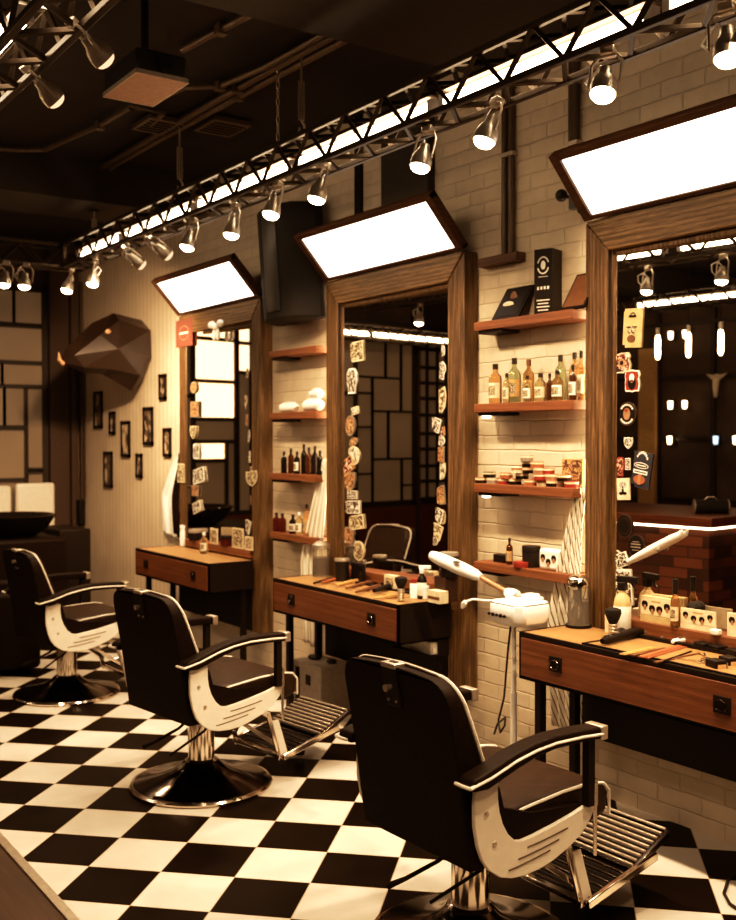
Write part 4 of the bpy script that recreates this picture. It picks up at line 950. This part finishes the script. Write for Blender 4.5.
o.ball((0,0,0), .03); o = o.build('ribbon_bow', m['white'], loc=AX(216,327,3.60)); tag(o, 'white bow fixed at the top of the farthest mirror', 'bow')

# ------------------------------------------------------------------ framed photos on the panelled wall
PH = [((97,410),11,37,'tall narrow framed photo at the upper left of the photo wall'),((111,423),8,23,'small framed photo right of the tall narrow one'),((124.5,439),12,36,'framed photo with a pale print in the middle of the group'),((147,426),14,38,'largest framed photo, high on the right of the group'),
      ((161.5,387),9,26,'topmost framed photo, near the farthest mirror'),((107,469.5),11,36,'lowest framed photo at the left'),((138,465.5),9,24,'small framed photo at the bottom of the group'),((166,442.5),10,29,'framed photo at the far right beside the mirror')]
for (px, py), w, h, lb in PH:
    p = AX(px, py, 3.69); dd = (p-_C).dot(_f); H = h*dd/FPX; W = H*.62
    t = thing('photo_frame', lb, 'picture', p, 0, 'framed photos on the panelled wall')
    MB().bb((0,-W/2,-H/2), (.018,W/2,-H/2+.03)).bb((0,-W/2,H/2-.03), (.018,W/2,H/2)).bb((0,-W/2,-H/2), (.018,-W/2+.03,H/2)).bb((0,W/2-.03,-H/2), (.018,W/2,H/2)).build('frame', m['ink'], t)
    MB().bb((.008,-W/2+.02,-H/2+.02), (.016,W/2-.02,H/2-.02)).build('print', m['art_photo'], t)
# faceted animal head
bmh = MB(); YH = 8.86
def hv(x, y, z): return bmh.bm.verts.new((x, YH+y, z))
spine = [hv(*q) for q in ((3.70,0,2.77),(3.44,0,2.815),(3.24,0,2.715),(3.01,0,2.485),(2.955,0,2.36),(3.16,0,2.275),(3.33,0,2.27),(3.60,0,2.13),(3.70,0,2.20))]
for sd in (-1, 1):
    w_ = [hv(*q) for q in ((3.70,sd*.20,2.66),(3.44,sd*.13,2.74),(3.27,sd*.12,2.60),(3.06,sd*.075,2.42),(3.14,sd*.08,2.32),(3.40,sd*.20,2.48),(3.36,sd*.12,2.31),(3.62,sd*.16,2.26),(3.70,sd*.22,2.42))]
    def F(*v): bmh._face(list(v))
    F(spine[0],spine[1],w_[1]); F(spine[0],w_[1],w_[0]); F(spine[1],spine[2],w_[2]); F(spine[1],w_[2],w_[1]); F(spine[2],spine[3],w_[3]); F(spine[2],w_[3],w_[2])
    F(spine[3],spine[4],w_[3]); F(spine[4],spine[5],w_[4]); F(spine[4],w_[4],w_[3]); F(w_[3],w_[4],w_[5]); F(w_[2],w_[3],w_[5]); F(w_[1],w_[2],w_[5]); F(w_[0],w_[1],w_[5]); F(w_[0],w_[5],w_[8])
    F(w_[4],w_[6],w_[5]); F(spine[5],spine[6],w_[6]); F(spine[5],w_[6],w_[4]); F(spine[6],spine[7],w_[7]); F(spine[6],w_[7],w_[6]); F(w_[6],w_[7],w_[5]); F(w_[5],w_[7],w_[8]); F(spine[7],spine[8],w_[7]); F(spine[8],w_[8],w_[7])
hd_ = bmh.build('animal_head_sculpture', plain('dark lacquered facets', (.022,.013,.009), .3, .2, .3, 4), flat=True)
tag(hd_, 'dark faceted animal head sculpture mounted on the panelled wall', 'sculpture')
MB().tube([(2.97,YH-.04,2.345),(2.93,YH-.06,2.375),(2.925,YH-.065,2.44)], [.02,.017,.005], 8).build('tusk', m['copper'], hd_)
MB().ball((3.335,YH-.135,2.635), .028, (1,.5,.8)).build('eye', m['copper'], hd_)
o = thing('wall_switch', 'black switch with a cord at the corner of the photo wall', 'switch', (3.67, 10.40, .95))
MB().bb((-.03,-.06,-.13), (.03,.06,.13)).build('switch_plate', m['ink'], o, bevel=.01); MB().tube([(-.02,0,-.13),(-.04,.02,-.4),(-.03,.0,-.7),(-.02,.0,-.93)], .012, 6).build('cord', m['pipe_grey'], o)

# ------------------------------------------------------------------ hair wash corner at the far left
t = thing('hair_wash_unit', 'black hair wash unit with a round basin at the far left', 'basin', (2.55, 9.0, 0))
MB().bb((-.75,-.28,0), (.42,.55,.86)).build('cabinet', m['leather'], t, bevel=.03)
MB().bb((.44,.0,0), (.72,.6,.90)).build('side_cabinet', m['metal_black'], t, bevel=.01)
bw = MB().lathe([(.0,.86),(.20,.86),(.30,.93),(.36,1.02),(.38,1.04),(.36,1.05),(.29,.98),(.16,.93),(.0,.92)], 28, (.05,.1,0)); bw.build('basin_bowl', m['black_glass'], t)
MB().cyl((.02,.50,.86), (.02,.50,1.33), .022).cyl((.02,.50,1.33), (.02,.50,1.37), .04).tube([(.02,.5,1.2),(-.05,.42,1.24),(-.14,.34,1.20)], .016, 8).build('tap', m['pipe_grey'], t)
t = thing('wash_seat', 'dark armchair of the hair wash corner, behind the farthest barber chair', 'chair', (2.05, 7.95, 0), R(-12))
MB().bb((-.34,-.33,.02), (.36,.33,.46)).build('seat', m['leather'], t, bevel=.05, seg=3); MB().bb((-.48,-.33,.2), (-.28,.33,.86)).build('backrest', m['leather'], t, bevel=.05, seg=3)
for s in (-1, 1): MB().bb((-.36,s*.33,.05), (.38,s*.43,.60)).build('armrest', m['leather'], t, bevel=.035, seg=3)
o = MB().bb((3.03,10.42,.80), (3.42,10.50,1.26)).build('splashback', m['lacquer'], bevel=.03, seg=3); tag(o, 'white splash panel standing right of the wash tap', 'panel', 'white splash panels')
o = MB().bb((2.45,10.42,.80), (2.985,10.50,1.24)).build('splashback', m['lacquer'], bevel=.03, seg=3); tag(o, 'white splash panel at the left picture edge, left of the wash tap', 'panel', 'white splash panels')
struct('trim_8', MB().bb((2.3, 10.3, .72), (3.40, 10.56, .80)), m['column'])

# ------------------------------------------------------------------ on the nearest desk
Z0 = DT
def onD(px, py, z=Z0): return AZ(px, py, z)
p = onD(587, 622)
t = thing('disinfectant_jar', 'tall clear jar with a chrome lid on the nearest desk', 'jar', (min(p.x,3.535), 3.365, Z0))
MB().lathe([(0,0),(.052,0),(.056,.012),(.050,.02),(.050,.185),(.047,.19),(.0,.19)], 24).build('glass', m['clear_glass'], t)
MB().lathe([(0,.006),(.046,.006),(.046,.12),(0,.12)], 20).build('liquid', m['blue_liquid'], t)
MB().lathe([(0,.188),(.055,.188),(.056,.205),(.05,.222),(.035,.236),(.012,.242),(0,.243)], 24).build('lid', m['chrome'], t)
MB().lathe([(0,-.0),(.060,0),(.060,.012),(.0,.012)], 24).build('foot_ring', m['ink'], t)
MB().cyl((.01,.0,.02), (.015,.01,.18), .006).bb((-.02,-.01,.03), (-.012,.01,.17)).build('combs_inside', m['ink'], t)
def brush(label, p, s=1.0):
    t = thing('shaving_brush', label, 'brush', p, 0, 'upright shaving brushes')
    hd = [(0,0)]
    for k in range(5): hd += [(.019*s,.002+k*.014*s),(.0205*s,.006*s+k*.014*s),(.0205*s,.011*s+k*.014*s),(.018*s,.0145*s+k*.014*s)]
    hd += [(0,.074*s)]
    MB().lathe(hd, 18).build('handle', m['steel'], t)
    MB().lathe([(0,.07*s),(.017*s,.07*s),(.026*s,.09*s),(.036*s,.115*s),(.034*s,.132*s),(.02*s,.138*s),(0,.14*s)], 18).build('bristles', m['black_matte'], t)
p = onD(613, 640); brush('black shaving brush with a ribbed steel handle on the nearest desk', p)
def spray(label, p, body, lab, s=1.0, head='black_plastic', rz=0):
    t = thing('spray_bottle', label, 'bottle', p, rz)
    MB().lathe([(0,0),(.027*s,0),(.029*s,.006*s),(.029*s,.105*s),(.024*s,.125*s),(.012*s,.14*s),(.012*s,.15*s),(0,.15*s)], 18).build('body', m[body], t)
    hd = MB().box((0,0,.162*s), (.026*s,.026*s,.028*s)).box((-.018*s,0,.186*s), (.075*s,.018*s,.022*s)).bar((-.03*s,0,.178*s), (-.05*s,0,.15*s), .008*s, .008*s).build('trigger_head', m[head], t, bevel=.003)
    MB().lathe([(.0295*s,.02*s),(.0300*s,.021*s),(.0300*s,.095*s),(.0295*s,.096*s)], 18).build('paper_label', m[lab], t)
    return t
spray('spray bottle with a black trigger on the nearest desk', (3.555, onD(632,632).y-.01, Z0), 'amber_card', 'white', 1.32, 'black_plastic', 1.9)
o = MB().box((0,0,.045), (.05,.075,.09)).build('small_carton', m['cream'], loc=(3.545, 3.155, Z0), bevel=.002); tag(o, 'cream carton between the brush and the spray bottle', 'box')
t = thing('styling_arm', 'white blade shaped arm on the nearest mirror, right of the dark discs', 'arm', AX(628,562,3.64))
b0 = Vector((0,0,0)); b1 = AX(682,533,3.64)-AX(628,562,3.64)
MB().tube([b0, b0.lerp(b1,.12), b0.lerp(b1,.45), b0.lerp(b1,.8), b0.lerp(b1,.97), b1+Vector((0,0,.012))], [.010,.016,.020,.018,.013,.005], 12).build('blade', m['white_plastic'], t)
MB().cyl(b0+Vector((.004,0,-.02)), b0+Vector((.03,.0,-.02)), .02).build('mount', m['steel'], t)
MB().ball(b1*.62+Vector((-.016,0,-.022)), .010).build('button', m['grey'], t)
# cards with portraits on the mirror ledge
LZ = .89
def card(label, px0, px1, zt, base, n, tilt=.12, rz=0.0, depth=.0, z0=LZ, x=3.605):
    ya = AX(px0, 630, x).y; yb = AX(px1, 630, x).y; w = abs(ya-yb); h = zt
    t = thing('portrait_card', label, 'card', (x, (ya+yb)/2, z0), rz, 'portrait cards along the nearest mirror')
    MB().bb((0,-w/2,0), (.006+depth,w/2,h)).build('card', m[base], t, bevel=.001)
    MB().bb((-.001,-w/2+.004,h*.30), (0,w/2-.004,h-.004)).build('printed_strip', m['cream'], t)
    for k in range(n):
        y = w*(.5-(k+.5)/n)*.92; z = h*(.62 if k in (0, n-1) else .48)
        MB().ball((-.0015,y,z+h*.07), h*.15, (.05,1.05,1.0), 10, 6).build('printed_hair', m['ink'], t)
        MB().ball((-.0025,y-.002,z-h*.04), h*.095, (.05,.8,1.2), 10, 6).build('printed_face', m['copper'], t)
    MB().bb((-.0016,-w*.14,h*.80), (-.0005,w*.14,h*.86)).build('lettering', m['tan'], t)
card('amber box with a strip of portraits, first from the left on the ledge', 640, 672, .112, 'amber_card', 4, x=3.60, depth=.035)
card('cream card with dark haired portraits, right of the slim dropper bottle', 681, 715, .088, 'cream', 4, rz=.06)
card('portrait card at the right picture edge', 727, 760, .098, 'cream', 4)
bottle('slim dropper bottle with a tall black top, between two portrait cards', (3.595, AX(675,628,3.595).y, LZ), .205, .019, 'orange_glass', 'black_plastic', 'cream', neck=.5, cap_h=.30, shoulder=.6)
o = MB().ball((0,0,.085), .030, (1,1,.9)).cyl((0,0,0), (0,0,.065), .012).build('powder_brush', m['black_matte'], loc=(3.648, AX(694,606,3.648).y, LZ)); tag(o, 'round black powder brush behind the cream portrait card', 'brush')
o = MB().box((0,0,.012), (.03,.04,.024)).build('white_clip', m['white'], loc=(3.585, AX(716,634,3.585).y, LZ), bevel=.005); tag(o, 'small white clip lying on the ledge before the portrait cards', 'clip')
# tool mat
t = thing('tool_mat', 'black rimmed mat holding the tools on the nearest desk', 'mat', (3.39, 2.60, Z0))
MB().bb((-.135,-.46,.0), (.155,.46,.003)).build('mat', m['top'], t)
MB().bb((.140,-.47,0), (.165,.47,.018)).bb((-.145,-.47,0), (-.133,.47,.006)).bb((-.145,.455,0), (.165,.47,.006)).bb((-.145,-.47,0), (.165,-.455,.006)).build('rim', m['ink'], t)
ZM = Z0+.003
def comb(label, pa, pb, w, mat, grp, teeth=True, z=ZM):
    a, b = onD(*pa, z), onD(*pb, z); d = b-a; L = d.length; t = thing('comb', label, 'comb', (a.x, a.y, z), math.atan2(d.y, d.x), grp)
    k = MB().bb((0,0,0), (L,w*.45,.005))
    if teeth:
        n = int(L/.006)
        for q in range(n): k.bb((q*L/n,-w*.55,.001), (q*L/n+.0035,w*.05,.004))
    else: k.bb((0,-w*.4,0), (L*.4,.0,.005))
    k.build('comb_body', m[mat], t)
Gc = 'combs on the nearest desk'
comb('tan comb nearest the clippers', (622,655), (654,648), .028, 'tan', Gc)
comb('dark brown curved comb behind the red one', (632,656), (666,649), .026, 'brown', Gc, False)
comb('wide rust red comb in the middle of the mat', (643,658), (684,646), .048, 'rust', Gc)
comb('long dark comb in front of the red one', (655,663), (700,654), .018, 'brown', Gc, False)
comb('thin black comb along the front of the mat', (664,662), (692,652), .014, 'ink', Gc, False)
def clipper(label, pa, pb, mat, z=ZM, r=.02, tail=None):
    a, b = onD(*pa, z), onD(*pb, z); d = b-a; L = d.length; t = thing('hair_clipper', label, 'clipper', (a.x, a.y, z), math.atan2(d.y, d.x), 'hair clippers')
    MB().tube([(0,0,r*.9),(L*.1,0,r),(L*.45,0,r*1.05),(L*.8,0,r*1.1),(L,0,r*.9)], [r*.5,r*.85,r*.8,r,r*.6], 12).build('body', m[mat], t)
    MB().bb((L*.98,-r*.9,r*.3), (L*1.1,r*.9,r*1.1)).build('blade', m['steel'], t); MB().box((L*.35,0,r*1.85), (.03,.012,.006)).build('switch', m['steel'], t)
clipper('large black hair clipper at the left of the mat', (602,646), (642,636), 'ink', r=.022)
clipper('second black hair clipper lying behind the first', (616,636), (650,630), 'black_plastic', r=.018)
clipper('black and silver trimmer in the middle of the mat', (672,645), (695,642), 'white_plastic', r=.014)
def guard(label, px, py, z=ZM, s=1):
    p = onD(px, py, z); t = thing('clipper_guard', label, 'guard', p, 1.3, 'clipper guards')
    MB().bb((-.02*s,-.016*s,0), (.02*s,.016*s,.018*s)).build('shell', m['ink'], t, bevel=.004); MB().bb((-.021*s,-.018*s,.0), (.021*s,-.0155*s,.012*s)).build('comb_edge', m['steel'], t)
    MB().bb((-.022*s,-.012*s,0), (-.0195*s,.012*s,.010*s)).build('steel_clip', m['chrome'], t)
for k, (px, py, lb) in enumerate(((703,649,'left black clipper guard in the back row'),(718,652,'middle black clipper guard in the back row'),(735,656,'right black clipper guard in the back row'),(716,667,'left clipper guard in the front row'),(729,664,'right clipper guard in the front row'))): guard(lb, px, py, ZM, 1.6)
def scissors(label, px, py, rz, grp, z=ZM, s=1.0):
    p = onD(px, py, z); t = thing('scissors', label, 'scissors', p, rz, grp)
    for q in (-1, 1):
        k = MB().bar((0,0,.003), (.075*s,q*.012*s,.003), .006, .003).bar((0,0,.004), (-.03*s,-q*.012*s,.004), .005, .003)
        k.tube([(-.045*s+.015*s*math.cos(a), -q*.02*s+.012*s*math.sin(a), .004) for a in [2*PI*j/12 for j in range(12)]], .0025, 6, True); k.build('blade', m['chrome'], t)
    MB().cyl((0,0,.0), (0,0,.008), .004).build('pivot', m['steel'], t)
scissors('left open pair of scissors on the mat', 692, 661, 1.9, 'scissors on the nearest desk'); scissors('right open pair of scissors on the mat', 706, 658, .9, 'scissors on the nearest desk')
o = MB().tube([(0,0,.008),(.03,.02,.008),(.06,.02,.008)], [.004,.007,.003], 8).build('hair_clip', m['steel'], loc=onD(661,641,ZM)); tag(o, 'steel hair clip behind the trimmer', 'clip')

# ------------------------------------------------------------------ on the middle desk
p = onD(321, 572); p = Vector((3.52, 5.56, Z0))
t = thing('disinfectant_jar', 'tall dark glass jar at the left end of the middle desk', 'jar', p)
MB().lathe([(0,0),(.055,0),(.055,.17),(.05,.18),(0,.18)], 20).build('glass', m['clear_glass'], t); MB().lathe([(0,.006),(.05,.006),(.05,.12),(0,.12)], 20).build('liquid', m['blue_liquid'], t)
MB().lathe([(0,.178),(.057,.178),(.055,.2),(.03,.222),(.012,.225),(.012,.245),(0,.25)], 20).build('lid', m['steel'], t)
jar('canister', 'black canister beside the dark jar on the middle desk', (3.50, AX(342,560,3.50).y, Z0), .045, .14, 'black_plastic', 'steel', .12)
o = thing('hand_mirror', 'black hand mirror leaning below the stickers of the middle mirror', 'mirror', (3.54, AX(357,568,3.54).y, Z0))
MB().bb((-.0,-.07,0), (.02,.07,.12)).build('mirror_body', m['ink'], o, bevel=.02, seg=3); MB().bb((-.002,-.05,.02), (0,.05,.10)).build('mirror_face', m['black_glass'], o)
Gm = 'combs and tools on the middle desk'
def tool(label, pa, pb, r, mat, name='comb', grp=Gm, z=Z0+.003):
    a, b = onD(*pa, z), onD(*pb, z); d = b-a; L = d.length; t = thing(name, label, name.replace('_', ' '), (a.x, a.y, z), math.atan2(d.y, d.x), grp)
    MB().tube([(0,0,r),(L*.5,0,r*1.1),(L,0,r)], [r*.6,r,r*.7], 8).build('handle', m[mat], t); MB().bb((L*.45,-r*1.4,0), (L*.98,r*1.2,r*.9)).build('teeth', m[mat], t)
tool('black straight tool at the left of the middle desk', (314,585), (345,577), .011, 'ink', 'hair_clipper')
tool('reddish comb left of centre on the middle desk', (322,584), (352,577), .011, 'rust'); tool('tan comb left of centre on the middle desk', (336,587), (366,580), .011, 'tan')
tool('dark comb in the middle of the middle desk', (346,590), (374,582), .010, 'brown'); tool('brown comb right of centre on the middle desk', (356,594), (380,587), .011, 'brown')
tool('black clipper right of centre on the middle desk', (374,594), (402,586), .019, 'ink', 'hair_clipper'); tool('black trimmer behind the clipper on the middle desk', (378,587), (404,582), .013, 'ink', 'hair_clipper')
tool('tan comb along the front edge of the middle desk', (374,600), (400,596), .008, 'tan')
t = thing('tool_mat', 'dark rimmed mat behind the tools on the middle desk', 'mat', (3.50, 4.93, Z0)); MB().bb((.0,-.42,0), (.05,.42,.012)).build('rim', m['ink'], t); MB().bb((-.12,-.40,0), (0,.40,.002)).build('mat', m['top'], t)
brush('black shaving brush upright at the front of the middle desk', onD(401,601), .95)
t = thing('powder_bottle', 'white bottle with a red cap on the middle desk', 'bottle', onD(414.5,598))
MB().lathe([(0,0),(.026,0),(.026,.075),(.022,.082),(0,.082)], 16).build('body', m['white_plastic'], t); MB().lathe([(0,.08),(.02,.08),(.02,.104),(0,.106)], 16).build('cap', m['red'], t)
jar('jar', 'small white jar with a round black emblem on the middle desk', onD(422,598)+Vector((0,-.02,0)), .027, .07, 'white_plastic', 'white_plastic', .2)
spray('white topped black spray bottle on the middle desk', (3.47, AX(422,585,3.47).y, Z0), 'ink', 'white', .92, 'white_plastic', 2.2)
t = thing('carton', 'pale carton standing behind the tools on the middle desk', 'box', (3.53, AX(392,575,3.53).y, Z0)); MB().bb((-.02,-.05,0), (.02,.05,.085)).build('box', m['cream'], t); MB().bb((-.0215,-.04,.02), (-.02,.04,.07)).build('print', m['art_cream'], t)
jar('jar', 'round black jar with a pale lid at the right end of the middle desk', (3.52, AX(449,575,3.52).y, Z0+.135), .05, .13, 'black_glass', 'grey', .15)
o = MB().bb((-.045,-.045,0), (.045,.045,.135)).build('carton', m['dark_disc'], loc=(3.52, AX(446,575,3.52).y, Z0), bevel=.003); tag(o, 'very dark brown carton under the round black jar', 'box')
t = thing('product_box', 'cream box with bands at the right end of the middle desk', 'box', (3.45, AX(438,590,3.45).y, Z0)); MB().bb((-.03,-.05,0), (.03,.05,.065)).build('box', m['cream'], t); MB().bb((-.031,-.05,.02), (-.03,.05,.035)).build('band', m['brown'], t)
t = thing('paper_bag', 'white folded paper tucked under the right end of the middle desk', 'paper', (3.52, 4.52, .55)); MB().bb((-.05,-.14,-.02), (.02,.02,.045)).bb((-.05,.03,-.02), (.02,.13,.03)).build('paper', m['white'], t); MB().bb((-.09,-.16,-.032), (.06,.17,-.02)).build('tray', m['metal_black'], t); MB().bb((-.01,-.16,-.02), (.06,-.15,.063)).build('tray_hanger', m['metal_black'], t); MB().bb((-.01,.16,-.02), (.06,.17,.063)).build('tray_hanger', m['metal_black'], t)  # added tray and white blocks, standing in for lit wall seen through a gap
o = thing('utility_box', 'white metal box standing below the middle desk', 'box', (3.50, 5.50, 0)); MB().bb((-.13,-.17,0), (.09,.17,.30)).build('body', m['grey'], o, bevel=.008)
MB().bb((-.135,-.05,.17), (-.13,.0,.23)).bb((-.135,.08,.05), (-.13,.12,.26)).build('sockets', m['ink'], o); MB().ball((-.02,.08,.31), .035, (1,1.6,.5)).build('plug', m['ink'], o); MB().ball((0,-.09,.31), .03, (1,1.3,.5)).build('plug', m['ink'], o)
# ------------------------------------------------------------------ on the farthest desk
bottle('white upright bottle at the left of the farthest desk', onD(183.5,546), .17, .03, 'white_plastic', 'white_plastic', None, neck=.8)
bottle('cream bottle before the glass of the farthest mirror', (3.50, AX(204,540,3.50).y, Z0), .16, .03, 'pale_glass', 'white_plastic', 'white')
for k, (px, lb, w, h) in enumerate(((213,'wide cream card leaning on the farthest mirror',.15,.12),(237,'white printed card leaning on the farthest mirror',.17,.15),(248,'tilted cream card at the right end of the farthest desk',.10,.10))):
    t = thing('leaning_card', lb, 'card', (3.59, AX(px,540,3.585).y, LZ), .1*(k-1), 'cards on the farthest desk'); MB().bb((0,-w/2,0), (.008,w/2,h)).build('card', m['cream'], t); MB().bb((-.0015,-w/2+.012,.012), (0,w/2-.012,h-.012)).build('print', m['art_cream'], t)
jar('jar', 'small dark jar on the ledge of the farthest mirror', (3.60, AX(226,540,3.6).y, LZ), .045, .08, 'red_glass', 'ink', .3); jar('jar', 'black jar beside the wide cream card at the farthest mirror', (3.60, AX(195,540,3.6).y, LZ), .05, .09, 'ink', 'grey', .3)

# ------------------------------------------------------------------ cable on the floor, plug by the chair
o = MB().tube([AZ(740,868,.008), AZ(728,880,.008), AZ(724,893,.008), AZ(730,904,.008), AZ(742,912,.008)], .006, 6).build('power_cable', m['rubber']); tag(o, 'black cable curling on the floor at the right picture edge', 'cable')

# ------------------------------------------------------------------ bar counter across the room (seen in the mirrors)
def block_mat():
    k = NT('counter of reclaimed blocks'); k.bsdf((.2,.06,.03), .5)
    g = k.n('ShaderNodeNewGeometry'); s = k.n('ShaderNodeSeparateXYZ'); k.l(g.outputs['Position'], s.inputs[0]); c = k.n('ShaderNodeCombineXYZ')
    k.l(k.math('ADD', s.outputs[0], s.outputs[1]), c.inputs[0]); k.l(s.outputs[2], c.inputs[1]); b = k.n('ShaderNodeTexBrick'); k.l(c.outputs[0], b.inputs['Vector'])
    for n_, v in (('Scale',1),('Mortar Size',.004),('Brick Width',.26),('Row Height',.085),('Bias',-.2)): b.inputs[n_].default_value = v
    b.inputs['Color1'].default_value = (.04,.014,.008,1); b.inputs['Color2'].default_value = (.20,.062,.03,1); b.inputs['Mortar'].default_value = (.012,.007,.005,1)
    k.l(b.outputs['Color'], k.b.inputs['Base Color']); return k.m
t = thing('bar_counter', 'long wooden bar counter of reclaimed blocks, reflected in the nearest mirror', 'counter', (0,0,0))
MB().bb((-.75,4.66,0), (.36,6.8,1.0)).build('counter_body', block_mat(), t); MB().bb((-.82,4.59,1.015), (.44,6.9,1.09)).build('counter_top', m['bar_wood'], t, bevel=.006)
MB().bb((.37,4.64,.995), (.40,6.8,1.012)).bb((-.75,4.62,.995), (.40,4.65,1.012)).build('edge_light', m['puck_emit'], t)
t = thing('portable_speaker', 'black cylindrical portable speaker with silver ends, on the bar counter', 'speaker', (.02, 4.84, 1.093), R(48)); t.scale = (.75, .75, .75)
MB().cyl((-.17,0,.075), (.17,0,.075), .075, n=24).build('body', m['black_matte'], t)
for s in (-1, 1): MB().cyl((s*.165,0,.075), (s*.185,0,.075), .07, .062, 24).lathe([(.066,0),(.078,.004),(.078,.014),(.066,.018)], 24, (s*.176-.009,0,.075), (1,0,0)).build('end_ring', m['steel'], t)
MB().tube([(-.07,0,.14),(-.04,0,.175),(.04,0,.175),(.07,0,.14)], .008, 8).build('handle', m['steel'], t)
for k, (x, y) in enumerate(((.20,5.22),(.20,4.94),(.20,4.66))):
    t = thing('pendant_bulb', ['left','middle','right'][k]+' long filament bulb over the bar, reflected in the nearest mirror', 'lamp', (x, y, 2.34), 0, 'pendant filament bulbs over the bar')
    MB().lathe([(0,0),(.012,.004),(.022,.03),(.022,.17),(.014,.20),(0,.205)], 14).build('bulb', m['edison_emit'], t); MB().cyl((0,0,.20), (0,0,.26), .016).build('socket', m['steel'], t); MB().cyl((0,0,.26), (0,0,CZ-2.34), .004, n=6).build('cord', m['ink'], t)
for k, (y, z, mt) in enumerate(((7.97,3.05,'sconce_emit'),(7.76,3.05,'sconce_emit'),(7.97,2.14,'sconce_emit'),(7.76,2.14,'sconce_emit'),(7.98,1.68,'sconce_emit'),(7.32,1.68,'sconce_blue'),(7.05,1.68,'sconce_emit'))):
    t = thing('wall_lamp', f'small glowing lamp on the dark wall opposite, {order[k]} of those reflected in the nearest mirror', 'lamp', (LX+.06, y, z), 0, 'small lamps on the opposite wall')
    MB().box((.0,0,0), (.02,.07,.13)).build('back_plate', m['metal_black'], t); MB().lathe([(0,-.055),(.026,-.05),(.034,.05),(0,.055)], 12, (.046,0,0)).build('shade', m[mt], t)
t = thing('steer_skull', 'pale T shaped steer skull on the dark wall opposite, reflected in the nearest mirror', 'ornament', (LX+.09, 7.32, 2.42)); MB().tube([(0,-.14,.10),(0,-.06,.06),(0,0,.05),(0,.06,.06),(0,.14,.10)], [.006,.03,.05,.03,.006], 8).tube([(0,0,.06),(.02,0,-.06),(.02,0,-.20)], [.05,.04,.02], 8).build('skull', m['cream'], t)

# ------------------------------------------------------------------ light
def lamp(name, kind, loc, energy, color, rot=None, **kw):
    d = bpy.data.lights.new(name, kind); d.energy = energy; d.color = color
    for k, v in kw.items(): setattr(d, k, v)
    o = bpy.data.objects.new(name, d); COL.objects.link(o); o.location = loc
    if rot: o.rotation_euler = rot
    return o
def aim(o, target):
    v = Vector(target)-o.location; o.rotation_euler = v.to_track_quat('-Z', 'Y').to_euler()
LW = (1, .79, .545)
for i, (x, y, z) in enumerate(beams):
    o = lamp('spot_beam', 'SPOT', (x, y, z), (98 if i % 2 else 56), LW, spot_size=R(140), spot_blend=.8, shadow_soft_size=.05); aim(o, (x+(.75 if i % 2 else -.5), y+.25, 0))
for (y, ty, tz, e) in ((7.0, 9.2, 1.9, 260), (6.6, 8.6, 1.3, 170)):
    o = lamp('spot_beam', 'SPOT', (TX-.05, y, TZ-.22), e, LW, spot_size=R(80), spot_blend=.9, shadow_soft_size=.05); aim(o, (WX, ty, tz))
for p_, tgt, e in front_beams:
    o = lamp('spot_beam', 'SPOT', p_, e, LW, spot_size=R(95), spot_blend=.9, shadow_soft_size=.06); aim(o, tgt)
# spotlights under the second truss light the open floor; all but the mirrored pair are added
for (x, y), e in zip(beams2, (120, 62, 32, 32, 62, 85)):
    o = lamp('spot_beam', 'SPOT', (x, y, T2-.24), e, LW, spot_size=R(120), spot_blend=.9, shadow_soft_size=.09); aim(o, (x+.75, y+.6, 0))
for (x, y) in ((-2.4,3),(-2.4,6),(-2.0,8.6)):  # added point lamps without fixtures, filling the bar side of the room
    o = lamp('room_light', 'POINT', (x, y, 3.1), 26, LW, shadow_soft_size=0)
w = bpy.data.worlds.new('World'); bpy.context.scene.world = w; w.use_nodes = True
bg = w.node_tree.nodes['Background']; bg.inputs[0].default_value = (1,.75,.5,1); bg.inputs[1].default_value = .03

# ------------------------------------------------------------------ camera
cd = bpy.data.cameras.new('camera'); cam = bpy.data.objects.new('camera', cd); COL.objects.link(cam)
cd.sensor_fit = 'HORIZONTAL'; cd.sensor_width = 36; cd.lens = FPX*36/736
mt = Matrix((( _r.x, _u.x, -_f.x), (_r.y, _u.y, -_f.y), (_r.z, _u.z, -_f.z))); cam.matrix_world = Matrix.Translation(_C) @ mt.to_4x4()
cd.dof.use_dof = True; cd.dof.focus_distance = 3.7; cd.dof.aperture_fstop = 4.0; cd.clip_start = .02
bpy.context.scene.camera = cam
vs = bpy.context.scene.view_settings
vs.use_curve_mapping = True; cm_ = vs.curve_mapping
def curve(ch, pts):
    c = cm_.curves[ch].points
    c[0].location = pts[0]; c[1].location = pts[-1]
    for p in pts[1:-1]: c.new(*p)
curve(0, [(0,0),(.02,.012),(.08,.064),(.3,.295),(.6,.64),(1,1)])
curve(1, [(0,0),(.02,.0085),(.08,.048),(.2,.143),(.45,.40),(.7,.69),(1,1)])
curve(2, [(0,0),(.02,.006),(.05,.021),(.15,.076),(.3,.20),(.48,.43),(.7,.70),(1,1)])
cm_.update()
vs.view_transform = 'Standard'; vs.look = 'None'; vs.exposure = -0.08; vs.gamma = 1
